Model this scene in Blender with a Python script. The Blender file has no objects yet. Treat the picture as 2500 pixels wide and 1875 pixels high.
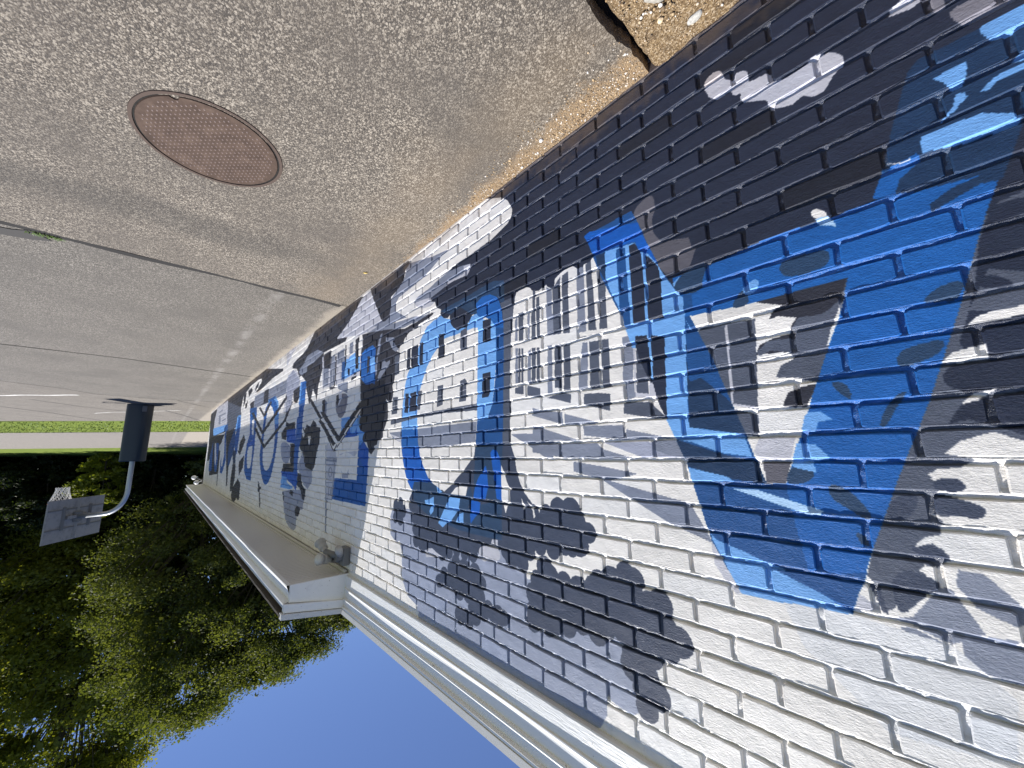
import bpy, bmesh, math, random
import numpy as np
from mathutils import Vector, Matrix, noise as mnoise
random.seed(7); rng = np.random.default_rng(7)
scene = bpy.context.scene
COL = scene.collection

# ------------------------------------------------------------------ camera
cam_d = bpy.data.cameras.new('camera'); cam = bpy.data.objects.new('camera', cam_d); COL.objects.link(cam)
WX = Vector((0.6672045845, -0.1365844494, 0.7322449936))   # wall direction, wall normal and up as the (upright) camera sees them
WN = Vector((-0.7447826923, -0.1068923410, 0.6586901917))
WU = Vector((-0.0116954556, -0.9848445134, -0.1730447939))
def cam_to_world(v): return Vector((v.dot(WX), v.dot(WN), v.dot(WU)))
ax = cam_to_world(Vector((-1, 0, 0))); ay = cam_to_world(Vector((0, 1, 0))); az = ax.cross(ay)   # the phone was held upside down
CAM = Vector((0, -1.224, 1.40))
m = Matrix((ax, ay, az)).transposed().to_4x4(); m.translation = CAM
cam.matrix_world = m
cam_d.sensor_fit = 'HORIZONTAL'; cam_d.sensor_width = 36.0; cam_d.lens = 949.07 / 2500 * 36.0
cam_d.clip_start = 0.02; cam_d.clip_end = 3000
scene.camera = cam

# ------------------------------------------------------------------ sky and sun
SUN = Vector((0.36, -0.287, 1.0)).normalized()              # towards the sun
world = bpy.data.worlds.new('World'); scene.world = world; world.use_nodes = True
wn = world.node_tree.nodes; wl = world.node_tree.links
sky = wn.new('ShaderNodeTexSky'); sky.sky_type = 'NISHITA'; sky.sun_disc = False
sky.sun_elevation = math.asin(SUN.z); sky.sun_rotation = math.atan2(SUN.x, SUN.y)
sky.altitude = 600; sky.air_density = 1.0; sky.dust_density = 0.1; sky.ozone_density = 5.0
hs = wn.new('ShaderNodeHueSaturation'); hs.inputs['Saturation'].default_value = 1.04; hs.inputs['Hue'].default_value = .511; hs.inputs['Value'].default_value = 1.2; wl.new(sky.outputs['Color'], hs.inputs['Color']); wl.new(hs.outputs['Color'], wn['Background'].inputs['Color']); wn['Background'].inputs['Strength'].default_value = 0.07
sl = bpy.data.lights.new('sun', 'SUN'); sl.energy = 5.0; sl.angle = math.radians(0.53); sl.color = (1.0, 0.965, 0.92)
so = bpy.data.objects.new('sun', sl); COL.objects.link(so); so.rotation_euler = SUN.to_track_quat('Z', 'Y').to_euler(); so.location = (8, -8, 20)
scene.view_settings.view_transform = 'Standard'; scene.view_settings.look = 'None'
scene.view_settings.gamma = 1; scene.view_settings.use_curve_mapping = False; scene.view_settings.exposure = 0.70

# ------------------------------------------------------------------ helpers
def tag(o, label=None, cat=None, group=None, kind=None):
    if label: o['label'] = label
    if cat: o['category'] = cat
    if group: o['group'] = group
    if kind: o['kind'] = kind
    return o
def empty(name, loc=(0, 0, 0), rz=0):
    o = bpy.data.objects.new(name, None); COL.objects.link(o); o.location = loc; o.rotation_euler = (0, 0, rz); o.empty_display_size = .1
    return o
def mesh_obj(name, verts, faces, mat=None, parent=None, smooth=False):
    me = bpy.data.meshes.new(name); me.from_pydata([tuple(v) for v in verts], [], [tuple(f) for f in faces]); me.update()
    if mat: me.materials.append(mat)
    if smooth: me.polygons.foreach_set('use_smooth', [True] * len(me.polygons))
    o = bpy.data.objects.new(name, me); COL.objects.link(o)
    if parent: o.parent = parent
    return o
def np_mesh(name, verts, quads, mat=None, parent=None, smooth=False):
    verts = np.asarray(verts, np.float32); quads = np.asarray(quads, np.int32); k = quads.shape[1]
    me = bpy.data.meshes.new(name); me.vertices.add(len(verts)); me.vertices.foreach_set('co', verts.ravel())
    me.loops.add(quads.size); me.loops.foreach_set('vertex_index', quads.ravel())
    me.polygons.add(len(quads)); me.polygons.foreach_set('loop_start', np.arange(0, quads.size, k, dtype=np.int32)); me.polygons.foreach_set('loop_total', np.full(len(quads), k, np.int32))
    if smooth: me.polygons.foreach_set('use_smooth', np.ones(len(quads), bool))
    me.update(calc_edges=True); me.validate()
    if mat: me.materials.append(mat)
    o = bpy.data.objects.new(name, me); COL.objects.link(o)
    if parent: o.parent = parent
    return o
def bm_obj(name, bm, mat=None, parent=None, smooth=False):
    me = bpy.data.meshes.new(name); bmesh.ops.recalc_face_normals(bm, faces=bm.faces); bm.to_mesh(me); bm.free()
    if mat: me.materials.append(mat)
    if smooth: me.polygons.foreach_set('use_smooth', [True] * len(me.polygons))
    o = bpy.data.objects.new(name, me); COL.objects.link(o)
    if parent: o.parent = parent
    return o
def bm_box(bm, lo, hi, bevel=0.0):
    r = bmesh.ops.create_cube(bm, size=1.0); c = [(a + b) / 2 for a, b in zip(lo, hi)]; s = [b - a for a, b in zip(lo, hi)]
    for v in r['verts']: v.co = Vector((v.co.x * s[0] + c[0], v.co.y * s[1] + c[1], v.co.z * s[2] + c[2]))
    if bevel:
        es = list({e for v in r['verts'] for e in v.link_edges})
        bmesh.ops.bevel(bm, geom=es, offset=bevel, segments=2, affect='EDGES', profile=.7)
def bm_tube(bm, path, radii, n=12, caps=True):
    path = [Vector(p) for p in path]
    if not isinstance(radii, (list, tuple)): radii = [radii] * len(path)
    rings = []; prev = None
    for i, p in enumerate(path):
        d = (path[min(i + 1, len(path) - 1)] - path[max(i - 1, 0)]).normalized()
        if prev is None:
            u = d.orthogonal().normalized()
        else:
            u = (prev - d * prev.dot(d)).normalized()
        prev = u; v = d.cross(u)
        rings.append([bm.verts.new(p + (u * math.cos(2 * math.pi * k / n) + v * math.sin(2 * math.pi * k / n)) * radii[i]) for k in range(n)])
    for a, b in zip(rings[:-1], rings[1:]):
        for k in range(n): bm.faces.new((a[k], a[(k + 1) % n], b[(k + 1) % n], b[k]))
    if caps: bm.faces.new(rings[0][::-1]); bm.faces.new(rings[-1])
def rot_to(d): return Vector(d).normalized().to_track_quat('Z', 'Y').to_matrix().to_4x4()

# ------------------------------------------------------------------ materials
def mat(name, color=(.5, .5, .5), rough=.6, spec=.5, metal=0):
    M = bpy.data.materials.new(name); M.use_nodes = True; b = M.node_tree.nodes['Principled BSDF']
    b.inputs['Base Color'].default_value = (*color, 1); b.inputs['Roughness'].default_value = rough; b.inputs['Specular IOR Level'].default_value = spec; b.inputs['Metallic'].default_value = metal
    return M
def N(M, t, **kw):
    n = M.node_tree.nodes.new(t)
    for k, v in kw.items():
        if k in n.inputs.keys() if hasattr(n.inputs, 'keys') else False: n.inputs[k].default_value = v
        else: setattr(n, k, v)
    return n
def L(M, a, b): M.node_tree.links.new(a, b)
def math_n(M, op, a, b=None, clamp=False):
    n = M.node_tree.nodes.new('ShaderNodeMath'); n.operation = op; n.use_clamp = clamp
    for i, x in enumerate((a, b)):
        if x is None: continue
        if hasattr(x, 'links'): L(M, x, n.inputs[i])
        else: n.inputs[i].default_value = x
    return n.outputs[0]
def noise_n(M, co, scale, detail=4, rough=.6, dist=0):
    n = M.node_tree.nodes.new('ShaderNodeTexNoise'); n.inputs['Scale'].default_value = scale; n.inputs['Detail'].default_value = detail; n.inputs['Roughness'].default_value = rough; n.inputs['Distortion'].default_value = dist
    if co is not None: L(M, co, n.inputs['Vector'])
    return n.outputs['Fac']
def ramp_n(M, fac, stops):
    n = M.node_tree.nodes.new('ShaderNodeValToRGB'); e = n.color_ramp.elements
    while len(e) < len(stops): e.new(.5)
    for el, (p, c) in zip(e, stops): el.position = p; el.color = (*c, 1) if len(c) == 3 else c
    L(M, fac, n.inputs['Fac']); return n.outputs['Color']
def mix_n(M, fac, a, b, blend='MIX'):
    n = M.node_tree.nodes.new('ShaderNodeMix'); n.data_type = 'RGBA'; n.blend_type = blend
    for s, x in ((n.inputs[0], fac), (n.inputs[6], a), (n.inputs[7], b)):
        if hasattr(x, 'links'): L(M, x, s)
        elif isinstance(x, tuple): s.default_value = (*x, 1)
        else: s.default_value = x
    return n.outputs[2]
def bump_n(M, h, strength, dist, prev=None):
    n = M.node_tree.nodes.new('ShaderNodeBump'); n.inputs['Strength'].default_value = strength; n.inputs['Distance'].default_value = dist
    L(M, h, n.inputs['Height'])
    if prev is not None: L(M, prev, n.inputs['Normal'])
    return n.outputs['Normal']
def pos_n(M): return M.node_tree.nodes.new('ShaderNodeNewGeometry').outputs['Position']
def bsdf(M): return M.node_tree.nodes['Principled BSDF']

# ------------------------------------------------------------------ the mural: vector shapes on the wall, in millimetres (x along the wall, z up)
PAL = {'W':(219,215,209),'LW':(205,205,205),'N':(36,43,60),'K':(44,46,56),'G':(78,84,98),'MG':(88,87,95),'KD':(58,66,84),'M':(120,126,141),'M2':(120,118,126),'L2':(146,150,166),'ML':(138,145,163),'L':(180,180,187),'P':(160,192,222),
'C':(106,157,212),'B':(27,88,156),'D':(16,84,168),'BE':(28,74,128),'E':(28,52,82),'E2':(38,62,90)}
MURAL = """K 17240,-25 12580,-85 9683,-83 7675,-65 6336,161 6323,197 7110,203 7850,260 8532,266 9099,320 9989,546 11913,808 16583,811
W 8328,33 8001,61 7925,112 8477,263 8976,420 9815,583 10132,451 9895,139 9373,86 9137,49
K 9903,126 9553,121 9566,316 9786,410
K 9358,111 8921,100 8814,179 9197,265
K 8547,138 8195,83 8251,178 8557,221
K 9534,365 9237,305 9343,451 9544,456
L 14979,-88 12599,-42 12191,613 15465,554 15495,236
M 14539,121 13600,104 13551,156 14520,139
M 14427,229 12723,264 12805,302 13881,287 13716,520 14220,497
M 13414,431 12575,430 12654,468 13502,471
G 12496,13 10112,368 9954,596 10045,790 11926,794 12364,416
C 15643,544 12078,619 12161,768 15345,802
BE 12700,669 12103,590 11926,794 12724,770
C 10469,533 9989,546 9854,847 10626,881
K 8983,409 8517,393 8483,552 8535,660 8551,731 8796,566
M 8500,322 5997,368 5927,563 7151,575 8483,552
K 7624,328 7261,337 7209,542 7600,566
K 7807,536 7166,542 7200,561 7848,552
L 5985,315 5575,305 5345,436 5331,565 5626,578 5916,595 5905,710 5834,821 6084,823
M 5954,659 5725,625 5687,820 5950,842
BE 8920,512 8155,552 8148,661 8259,752 8759,779
C 7217,523 6692,529 6467,628 6362,800 6630,852 6696,697 7087,713
BE 7217,523 6696,520 6681,556 7111,570
C 7432,811 7062,768 7248,824 7424,920
K 16682,733 12761,855 11938,779 10597,808 10529,1007 12193,976 12933,1054 16009,1555 16390,1558
K 15394,918 13573,927 12937,1736 12994,1867 15251,1989
K 12211,825 10777,776 10418,1322 11100,1563 10956,2059 11096,2067
B 15685,1435 15134,926 14964,1284 14674,1836 15537,1871
B 14650,1139 14094,1030 13531,1067 13359,1522 13431,1836 13858,1837 14322,1529
W 14645,1040 14321,1024 13758,1479 13809,1687 14164,1528
B 12717,1582 12406,795 12271,759 11674,1510 12106,1839 12556,1832
W 12929,993 12454,836 12110,1390 12261,1680 12475,1642
BE 11415,1197 10762,796 10296,1073 10583,1357 11131,1695
B 10488,1067 10307,564 9984,606 9916,945 9987,1326 10244,1465
K 13428,1259 13035,1263 12973,1697 12855,2174 12978,2181 13228,1702
K 11655,1278 11014,1285 11109,1784 11034,2088 11138,2081 11412,1666
BE 11451,1281 10875,1287 10824,1460 11216,1662
E 10695,1289 10185,1295 10064,1560 10413,1588
K 10455,1588 10016,1571 9961,1694 9913,1860 10114,2116 10420,2158 10513,1943
K 9472,1842 9127,1931 9109,2053 9064,2212 9247,2247 9420,2209 9706,2326 10056,2290 10177,2243 10149,2073
K 9554,1630 9560,1521 9030,1391 9009,1619 9432,1798
K 9947,1297 9499,1302 9516,1379 9744,1367
K 9765,1158 9345,986 9063,1111 9282,1234 9595,1396 9755,1328
K 7427,1803 7346,1808 7227,1878 7099,1871 7189,1934 7041,2151 7108,2189 7272,1964 7356,1953
B 8795,630 8617,628 8418,1040 8643,1031
B 8312,638 8125,638 8038,1084 8262,1061
B 8648,1023 8079,1053 8005,1229 8050,1484 8063,1822 8512,1820 8858,1690 8943,1444 8864,1195
W 8619,1246 8222,1231 8198,1457 8229,1615 8494,1636 8658,1519 8709,1337
D 8713,1183 8128,1110 8053,1199 8349,1229 8606,1239
B~ 7466,666 7447,984 7506,1347 7401,1546 7227,1684 7016,1801 6798,1838 6617,1782 6452,1648 6325,1380 6290,1148 6314,923 6532,625 6980,525
W~ 7193,610 7294,1085 7250,1375 7172,1529 6960,1632 6763,1621 6599,1534 6476,1379 6469,1142 6653,801 6931,635
C 6630,852 6359,808 6329,968 6545,963
K 8237,929 7257,1288 7097,1276 8037,922
K 7157,1292 5867,947 5979,920 7314,1267
K 5889,957 5756,839 5884,818 6021,938
K 5777,855 5593,724 5714,700 5903,833
K 8705,613 7483,1062 7316,1052 8486,613
K 7372,1068 6418,796 6556,765 7546,1039
K 6462,809 5835,613 5954,581 6603,779
K 7980,587 7472,778 7339,773 7830,585
K 7375,785 6899,591 7034,563 7526,760
K 6082,1099 5869,1031 5847,965 5700,997 5406,994 5351,1101 5801,1090 5780,1210 6050,1180
D 5805,1078 5337,1081 5297,1265 5749,1233
L2~ 6111,1212 5522,1260 5492,1466 5688,1520 5965,1459
K 5874,1630 5827,1511 5478,1507 5543,1259 5161,1269 5106,1559 5316,1623
K 5117,1230 5036,1077 4934,1121 4866,1058 4723,1095 4613,1028 4512,1062 4470,1109 4350,1124 4341,1280 4404,1373 4420,1424 4453,1527 4532,1568 4833,1526 4984,1368 5093,1309
W 5036,1077 4917,1179 4962,1206 5052,1145
W 4794,1194 4679,1198 4675,1271 4716,1298
L2 5113,1540 4949,1368 4797,1534 4532,1568 4489,1673 4635,1758 4809,1724 4935,1648
L2 5741,1855 5371,1812 4728,1773 4767,1977 4927,2010 4986,2106 4975,2194 5068,2242 5263,2230 5442,2186 5569,2073
B 5321,948 5071,937 5037,1194 5111,1309 5113,1540 5107,1730 5260,1670 5316,1445 5310,1164
D 5906,1610 5094,1597 5089,1729 5102,1805 5315,1740 5623,1694 5862,1662
C 5862,1662 5588,1673 5566,1733 5222,1784 5413,1809 5874,1811
B 5295,514 5017,540 5013,800 5079,900 5259,878 5266,692
C 5293,522 5240,529 5209,875 5262,871
K 5636,547 5302,576 5288,703 5401,761 5489,738 5590,684
K 5091,1606 4946,1611 4878,1718 4709,1780 4727,1886 4830,1877 4891,1792 5086,1738
K 5013,1964 4865,1986 4908,2070 5050,2077 5100,2036
K 5737,1865 5671,1860 5614,1978 5685,1943
K 5371,1812 5232,1813 5210,1878 5397,1852
L 6209,-56 5758,-69 5664,-18 6016,121 6124,177
K 5784,205 5598,188 5101,111 4833,-40 4345,-54 3966,-38 3410,-13 3355,4 3504,80 3757,180 4000,243 3866,267 3706,300 3751,330 4168,316 4417,306 4401,489 5766,258
K 4434,346 4427,488 4482,586 4537,685 4555,830 4616,749 4721,669 4789,797 4837,834 4890,751 5001,633 5044,538 5273,430 5375,433 5573,265 5772,241 5749,194 5532,163 5427,154
M 5376,318 5053,282 5048,410 5273,430 5394,373
M 5073,210 4652,224 4417,306 4878,356 5301,337
K 5622,572 5302,557 5302,669 5429,767 5555,716
L2 6061,350 5720,280 5324,488 5338,552 5618,583 5672,762 5881,841
B 5282,513 5046,528 5062,803 5042,1033 5255,1037 5267,783
C 5296,520 5228,520 5246,794 5299,789
L 4461,341 3326,561 3302,730 3884,726 4373,714
M 4407,352 4212,389 4180,700 4351,701
M 4175,397 4090,413 4056,740 4125,738
M 4078,415 4019,427 3992,726 4048,726
M 3786,472 3703,488 3701,723 3783,712
K 4008,429 3962,438 3957,738 3991,734
K 3479,532 3379,551 3398,708 3469,710
K 4115,732 3968,737 3986,756 4122,754
K 3530,721 3388,719 3402,740 3526,749
K 3765,476 3703,488 3716,529 3768,519
BE 3810,511 3717,521 3705,702 3795,703
C 3718,514 3344,558 3333,685 3516,696 3704,709
K 3635,544 3577,548 3574,680 3620,687
B 3524,647 3461,647 3471,696 3534,700
M 3894,732 3620,742 3601,854 3874,778
K 4411,332 4165,333 4146,532 4374,493
K 3744,368 3713,375 3682,611 3712,605
K 3476,378 3397,372 3371,663 3442,651
M 3947,401 3760,394 3735,530 3945,522
M 3624,380 3530,380 3531,492 3616,489
M 4104,400 4036,398 4028,552 4098,540
C 3602,513 3457,500 3442,651 3702,607 3674,542
L~ 3735,1394 3272,1369 3286,1396 3357,1423 3439,1395 3564,1380 3686,1416
C 3728,1073 3279,1070 3262,1245 3308,1251 3694,1255
D 3706,1190 3475,1179 3448,1224 3359,1227 3320,1173 3308,1251 3694,1255
B 3265,1232 3045,1371 3054,1795 3831,1801 3824,1613 3263,1608 3269,1382
C 3298,1097 3146,1183 3158,1290 3241,1332 3272,1245
D 3239,1342 3137,1311 3043,1384 3048,1532 3128,1502 3206,1443 3250,1450
L2 3654,1526 3614,1569 3490,1565 3457,1522 3464,1599 3607,1605
M2~ 3902,833 3593,846 3587,947 3636,1034 3727,1077 3837,1041 3914,954
L 3835,808 3742,812 3740,884 3809,948 3848,928
K 3908,841 3843,832 3818,899 3856,944 3903,915
L 4093,1294 3839,1331 3768,1454 3807,1605 3823,1806 3999,1828 4039,1535
M 4129,1307 3960,2110 3937,2107 4103,1308
M 3844,1475 3841,1608 3818,1608 3821,1475
M 3841,1604 3846,1810 3823,1809 3818,1603
M 4096,1436 3775,1447 3774,1439 4095,1428
M 4079,1504 3821,1496 3824,1488 4082,1496
M 4043,1669 3824,1658 3825,1651 4044,1661
M 4051,1812 3830,1811 3826,1804 4047,1804
M 4072,1444 3780,1450 3776,1469 4063,1464
M 3970,1582 3967,1532 3987,1532 3989,1582
M 3974,1537 3920,1518 3935,1514 3988,1533
M 3943,1517 3895,1550 3878,1547 3925,1514
M 3898,1545 3912,1603 3893,1603 3879,1545
M 3902,1597 3958,1609 3948,1614 3892,1603
M 3937,1611 3972,1578 3991,1580 3956,1613
M 3953,1700 3948,1781 3924,1779 3929,1699
M 3893,1697 3889,1776 3865,1775 3869,1696
M 4021,1818 3967,2112 3929,2107 3982,1815
W 4737,802 4326,986 3758,1272 3274,978 3226,997 3230,1032 3790,1340 3876,1377 4352,1115
K 4809,804 4347,1060 4318,1057 4774,802
K 4358,1053 3887,1374 3861,1371 4327,1051
K 3869,1374 3775,1313 3800,1308 3895,1370
K 4340,1046 4249,1078 3845,1300 3899,1326 4426,1049
K 4382,964 3779,1285 3696,1270 4277,953
K 3722,1283 3525,1161 3612,1139 3817,1262
K 3554,1178 3214,992 3289,967 3640,1154
K 3780,1340 3215,1033 3231,1028 3800,1336
K 4825,782 4364,1039 4301,1032 4751,778
K 4345,843 4249,836 4241,993 4301,1032
M 4247,845 4187,869 4184,1006 4245,976
N 1581,-19 1426,54 1378,97 1344,166 1348,198 1380,228 1515,260 1713,270 1891,271 1949,284 2151,391 2140,425 2093,439 2073,485 2018,511 2026,543 1982,580 1939,591 1915,579 1914,617 1897,644 1857,681 1825,698 1795,688 1736,703 1730,674 1694,670 1688,642 1653,639 1639,660 1606,678 1586,675 1504,722 1428,781 1355,799 1331,647 1320,627 1251,623 1227,635 1207,660 1169,669 1150,661 1122,656 1109,678 1115,668 1093,683 1076,685 1070,645 1026,627 997,624 972,621 953,637 938,650 915,653 907,642 880,642 857,626 617,899 342,998 119,985 14,1151 -121,1204 -149,1204 -258,473 211,-56
L~ 390,210 380,185 355,177 336,185 326,209 326,227 307,250 298,244 292,235 269,243 258,264 264,292 251,296 206,302 203,329 201,344 163,348 135,353 112,337 88,343 70,358 50,383 50,410 60,418 79,433 92,455 110,461 126,454 140,437 156,442 168,449 210,428 221,417 221,389 247,371 280,352 291,331 284,313 307,308 311,284 320,274 343,286 359,277 378,255 379,240
L -41,358 -46,339 -70,330 -108,366 -76,369
M2~ -102,382 -113,371 -130,389 -127,417 -116,420 -106,404
M2 -131,435 -142,429 -176,434 -223,484 -191,487 -146,481 -137,467 -131,448
MG 656,578 610,589 606,617 600,643 576,685 483,710 476,749 462,755 489,811 570,808 589,779 595,760 625,677
MG~ 676,520 632,493 592,490 585,550 608,594 596,640 674,612
W 512,979 472,985 448,991 420,999 409,982 326,981 263,1015 284,1032 266,1046 227,1057 245,1088 328,1111 332,1148 333,1146 262,1146 264,1213 199,1242 280,1258 278,1291 237,1301 267,1382 349,1465 385,1351 452,1147 513,981
K 316,985 252,986 190,983 116,983 124,1027 143,1055 162,1105 178,1156 187,1179 250,1167 234,1148 255,1144 292,1141 333,1138 320,1112 287,1101 249,1096 239,1072 227,1057 266,1042 289,1045 278,1020 255,1013 299,995
G 116,983 127,1026 155,1051 176,1062 224,1058 243,1084 235,1100 248,1146 223,1172 185,1179 162,1105 140,1056
G 331,1132 298,1104 241,1110 206,1131 168,1146 191,1212 218,1271 257,1294 284,1287 269,1253 235,1241 189,1240 248,1216 292,1209 277,1178 242,1164 256,1144 295,1133 323,1143
K 284,1287 269,1253 235,1241 194,1238 216,1259 233,1295
G 479,1023 412,1024 323,1033 343,1292 409,1272 488,1179
E 480,1094 445,1140 409,1272 491,1248
L 404,1032 409,1267 402,1267 397,1033
L 486,1091 495,1250 488,1251 479,1092
L 494,1251 408,1274 407,1267 492,1245
L 412,1273 344,1290 342,1284 410,1267
G 411,1282 343,1306 350,1367 386,1358
MG 348,1433 283,1432 301,1492 343,1494
L 347,1366 266,1369 283,1432 348,1433 366,1406
L 3189,-4 3355,4 3504,80 3757,180 3998,251 3717,294 3338,362 3032,391 2887,402 2783,363 2906,357 3006,238 3113,101
M 2523,4 2476,23 2329,58 2145,104 1945,135 2032,156 2170,196 2372,226 2625,240 2672,273 2666,340 2479,438 2646,421 2912,400 3094,347 2809,336 2793,224 2656,171 2573,128 2533,107 2519,59
M 2080,301 1940,287 1780,309 1705,327 1719,365 1741,384 1809,378 1880,372 1972,374 2068,387 2150,396 2269,374 2374,364 2386,349 2313,328 2173,321
L 1772,317 1705,327 1719,365 1741,384 1809,378 1880,372 1972,374 1938,356 1771,364
L 2280,371 2151,391 2149,422 2093,439 2148,453 2266,434 2340,396 2380,365
M 2696,426 2368,463 2253,490 2072,511 2323,508 2520,505 2906,451 3215,383 2986,375
K 3190,-12 2492,-5 2461,28 2534,55 2542,111 2588,136 2610,164 2760,194 2751,281 2777,352 2849,369 2906,357 2954,303 3006,238 3058,171 3113,101
K 3321,366 3076,399 2773,455 2499,518 2129,501 2110,511 2128,526 2303,536 2333,560 2386,546 2450,563 2505,588 2525,616 2582,637 2628,656 2566,685 2564,709 2573,740 2567,812 2640,800 2640,861 2666,912 2653,952 2658,995 2691,1035 2730,1026 2758,995 2769,1010 2735,1036 2730,1080 2724,1141 2763,1198 2797,1234 2793,1278 2830,1293 2883,1297 2893,1330 2946,1340 2942,1374 2994,1404 3040,1384 3076,1337 3094,1308 3187,1300 3178,1258 3151,1230 3232,1208 3279,1162 3277,1125 3256,1046 3314,760 3326,561 3327,559 3318,501 3290,460
M 2821,509 2689,537 2674,561 2698,567 2593,652 2640,659 2706,623 2750,561 2818,540
M 2870,685 2843,684 2800,710 2736,704 2734,728 2806,778 2922,836 2950,838 2941,798 2878,737
B 3328,552 3233,519 3062,517 3011,565 3011,627 2991,856 3052,836 3111,840 3190,829 3297,763 3326,561
C 3111,603 3019,621 3004,746 3092,756
K 3175,591 3119,601 3126,726 3170,744
M 3003,636 2960,632 2971,781 3000,783
M 2937,458 2895,455 2946,627 2990,625
M 2647,715 2576,707 2573,817 2637,828
C 2299,561 2069,560 2017,550 1982,580 1701,686 1633,653 1586,671 1586,716 1632,721 1802,717 1969,714 2052,757 2113,793 2175,854 2236,947 2271,1015 2283,1150 2277,1244 2506,1239 2501,1092 2470,929 2437,856 2357,781 2291,692 2264,647 2180,575
N 2073,485 2018,511 2026,543 1982,580 1939,591 1915,579 1914,617 1897,644 1857,681 1825,698 1795,688 1736,703 1730,674 1694,670 1688,642 1653,635 1633,576 1854,461
W 2320,555 2072,511 2018,526 2026,538 2106,561 2179,581
M 2692,1251 2505,1249 2277,1246 1642,1238 1648,1343 1870,1358 2087,1371 2250,1364 2499,1325 2615,1296
L 2691,1257 2496,1295 2494,1325 2580,1302
G 2676,1159 2283,1152 1946,1146 1636,1143 1536,1142 1542,1185 1636,1180 1945,1170 2281,1172 2673,1196
B 2506,1238 2275,1245 2262,1326 2250,1368 2491,1359
D 2491,1357 2250,1363 2236,1414 2178,1486 2095,1566 1962,1613 1946,1624 2299,1648 2384,1579 2431,1505 2465,1433
C 1632,683 1480,724 1482,966 1494,1071 1512,1163 1551,1229 1639,1238
BE 1480,724 1417,733 1423,1081 1434,1367 1648,1363 1639,1237 1551,1229 1512,1163 1488,1053 1482,959
G 1419,740 1354,750 1368,897 1376,1051 1381,1361 1435,1360 1423,1081
E2 1696,513 1503,504 1413,532 1409,685 1473,597 1593,563 1653,587 1639,652 1695,636 1805,560 1907,576 2027,523 1885,517
B 1653,587 1593,563 1528,571 1473,601 1449,637 1427,695 1419,783 1480,768 1510,724 1589,674 1612,676 1639,656
C 1729,688 1694,649 1646,643 1636,661 1606,678 1587,675 1587,741 1729,705
G 1444,647 1331,643 1353,800 1419,783 1424,696
N 1589,703 1520,705 1523,829 1592,825
N 1592,991 1524,992 1530,1104 1542,1120 1595,1120
N 2038,672 1974,678 1973,825 2041,828
N 2456,678 2302,679 2298,828 2455,832
N 2282,673 2237,675 2233,829 2278,826
N 2460,993 2411,999 2412,1130 2466,1125
N 2389,1001 2302,997 2304,1124 2396,1126
G 1799,705 1736,703 1735,828 1800,828
G 1800,1000 1753,992 1736,1009 1737,1118 1805,1120
G 2038,998 1975,997 1975,1117 2042,1127
G 2647,683 2570,682 2568,835 2639,840
G 2655,997 2571,1003 2573,1122 2661,1123
G 2287,996 2233,1001 2246,1122 2294,1120
W 2408,673 2405,827 2392,829 2395,676
L 2458,750 2293,765 2295,760 2461,744
L 2040,752 1973,755 1975,751 2043,748
L 1802,746 1733,746 1735,742 1805,742
L 1803,1063 1736,1058 1738,1055 1805,1059
L 2041,1063 1972,1059 1974,1056 2043,1060
L 2656,1066 2568,1066 2570,1062 2659,1062
L 2642,754 2565,756 2568,751 2646,749
ML 2620,1831 2595,1933 2469,1991 2419,2081 2427,2154 2338,2252 2221,2279 2203,2372 1716,2377 1265,2350 996,2371 937,2336 901,2280 897,2223 805,2242 767,2211 702,2083 771,1866 1277,1931 1434,1763 1880,1717 2580,1761
W 2529,1982 2472,1954 2424,2021 2420,2069 2466,2028
W 1287,1843 1213,1834 1167,1833 1157,1866 1102,1855 1071,1872 1020,1868 983,1881 948,1853 933,1818 915,1818 842,1750 956,1738 967,1772 1037,1791 1041,1769 1078,1791 1089,1812 1144,1817 1183,1805 1214,1838 1262,1847
KD* 2325,1688 2102,1623 1447,1591 1269,1630 1125,1622 1101,1592 1058,1580 1032,1598 997,1595 989,1643 956,1654 924,1665 913,1706 956,1734 967,1772 1015,1769 1037,1791 1041,1769 1078,1791 1089,1812 1144,1817 1177,1804 1213,1834 1262,1847 1289,1909 1353,1880 1408,1908 1422,1876 1464,1821 1588,1859 1637,1915 1723,1940 1815,1927 1913,1964 2018,1973 2109,1956 2203,1971 2295,1928 2289,1819 2350,1715
KD* 1273,2002 1270,1913 1215,1894 1202,1848 1167,1833 1157,1866 1102,1855 1071,1872 1020,1868 988,1886 949,1860 937,1816 906,1823 886,1853 861,1787 811,1785 787,1770 773,1797 732,1801 731,1825 752,1861 712,1861 684,1863 653,1855 653,1890 656,1925 618,1931 590,1956 595,1976 624,1994 626,2022 653,2040 680,2019 707,2056 724,2103 691,2107 670,2132 683,2164 716,2175 708,2197 747,2226 775,2220 770,2155 796,2112 841,2098 838,2060 798,2040 835,2015 872,2030 905,2078 938,2053 973,2037 1040,2064 1144,2096 1269,2095 1293,2062 1255,2013
KD* 2013,2089 1982,2051 1911,2006 1796,1943 1620,1949 1556,2009 1603,2083 1411,2111 1405,2150 1526,2159 1619,2177 1651,2231 1789,2243 1809,2201 1685,2159 1720,2112 1829,2129 1831,2070 1928,2122 2001,2108
KD* 2582,1734 2510,1682 2420,1708 2393,1806 2480,1860 2572,1839
KD* 1293,2062 1110,2049 1123,2100 1177,2106 1199,2086 1269,2095
KD* 1853,1954 1796,1933 1653,1984 1721,2036 1813,2036
L~ 1620,1864 1588,1845 1464,1830 1450,1890 1510,1900 1540,1897 1572,1921 1620,1902
L 1526,1828 1515,1806 1471,1803 1472,1829
L 2143,1965 2102,1942 2061,1935 2011,1950 1949,1962 2124,1994
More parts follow.
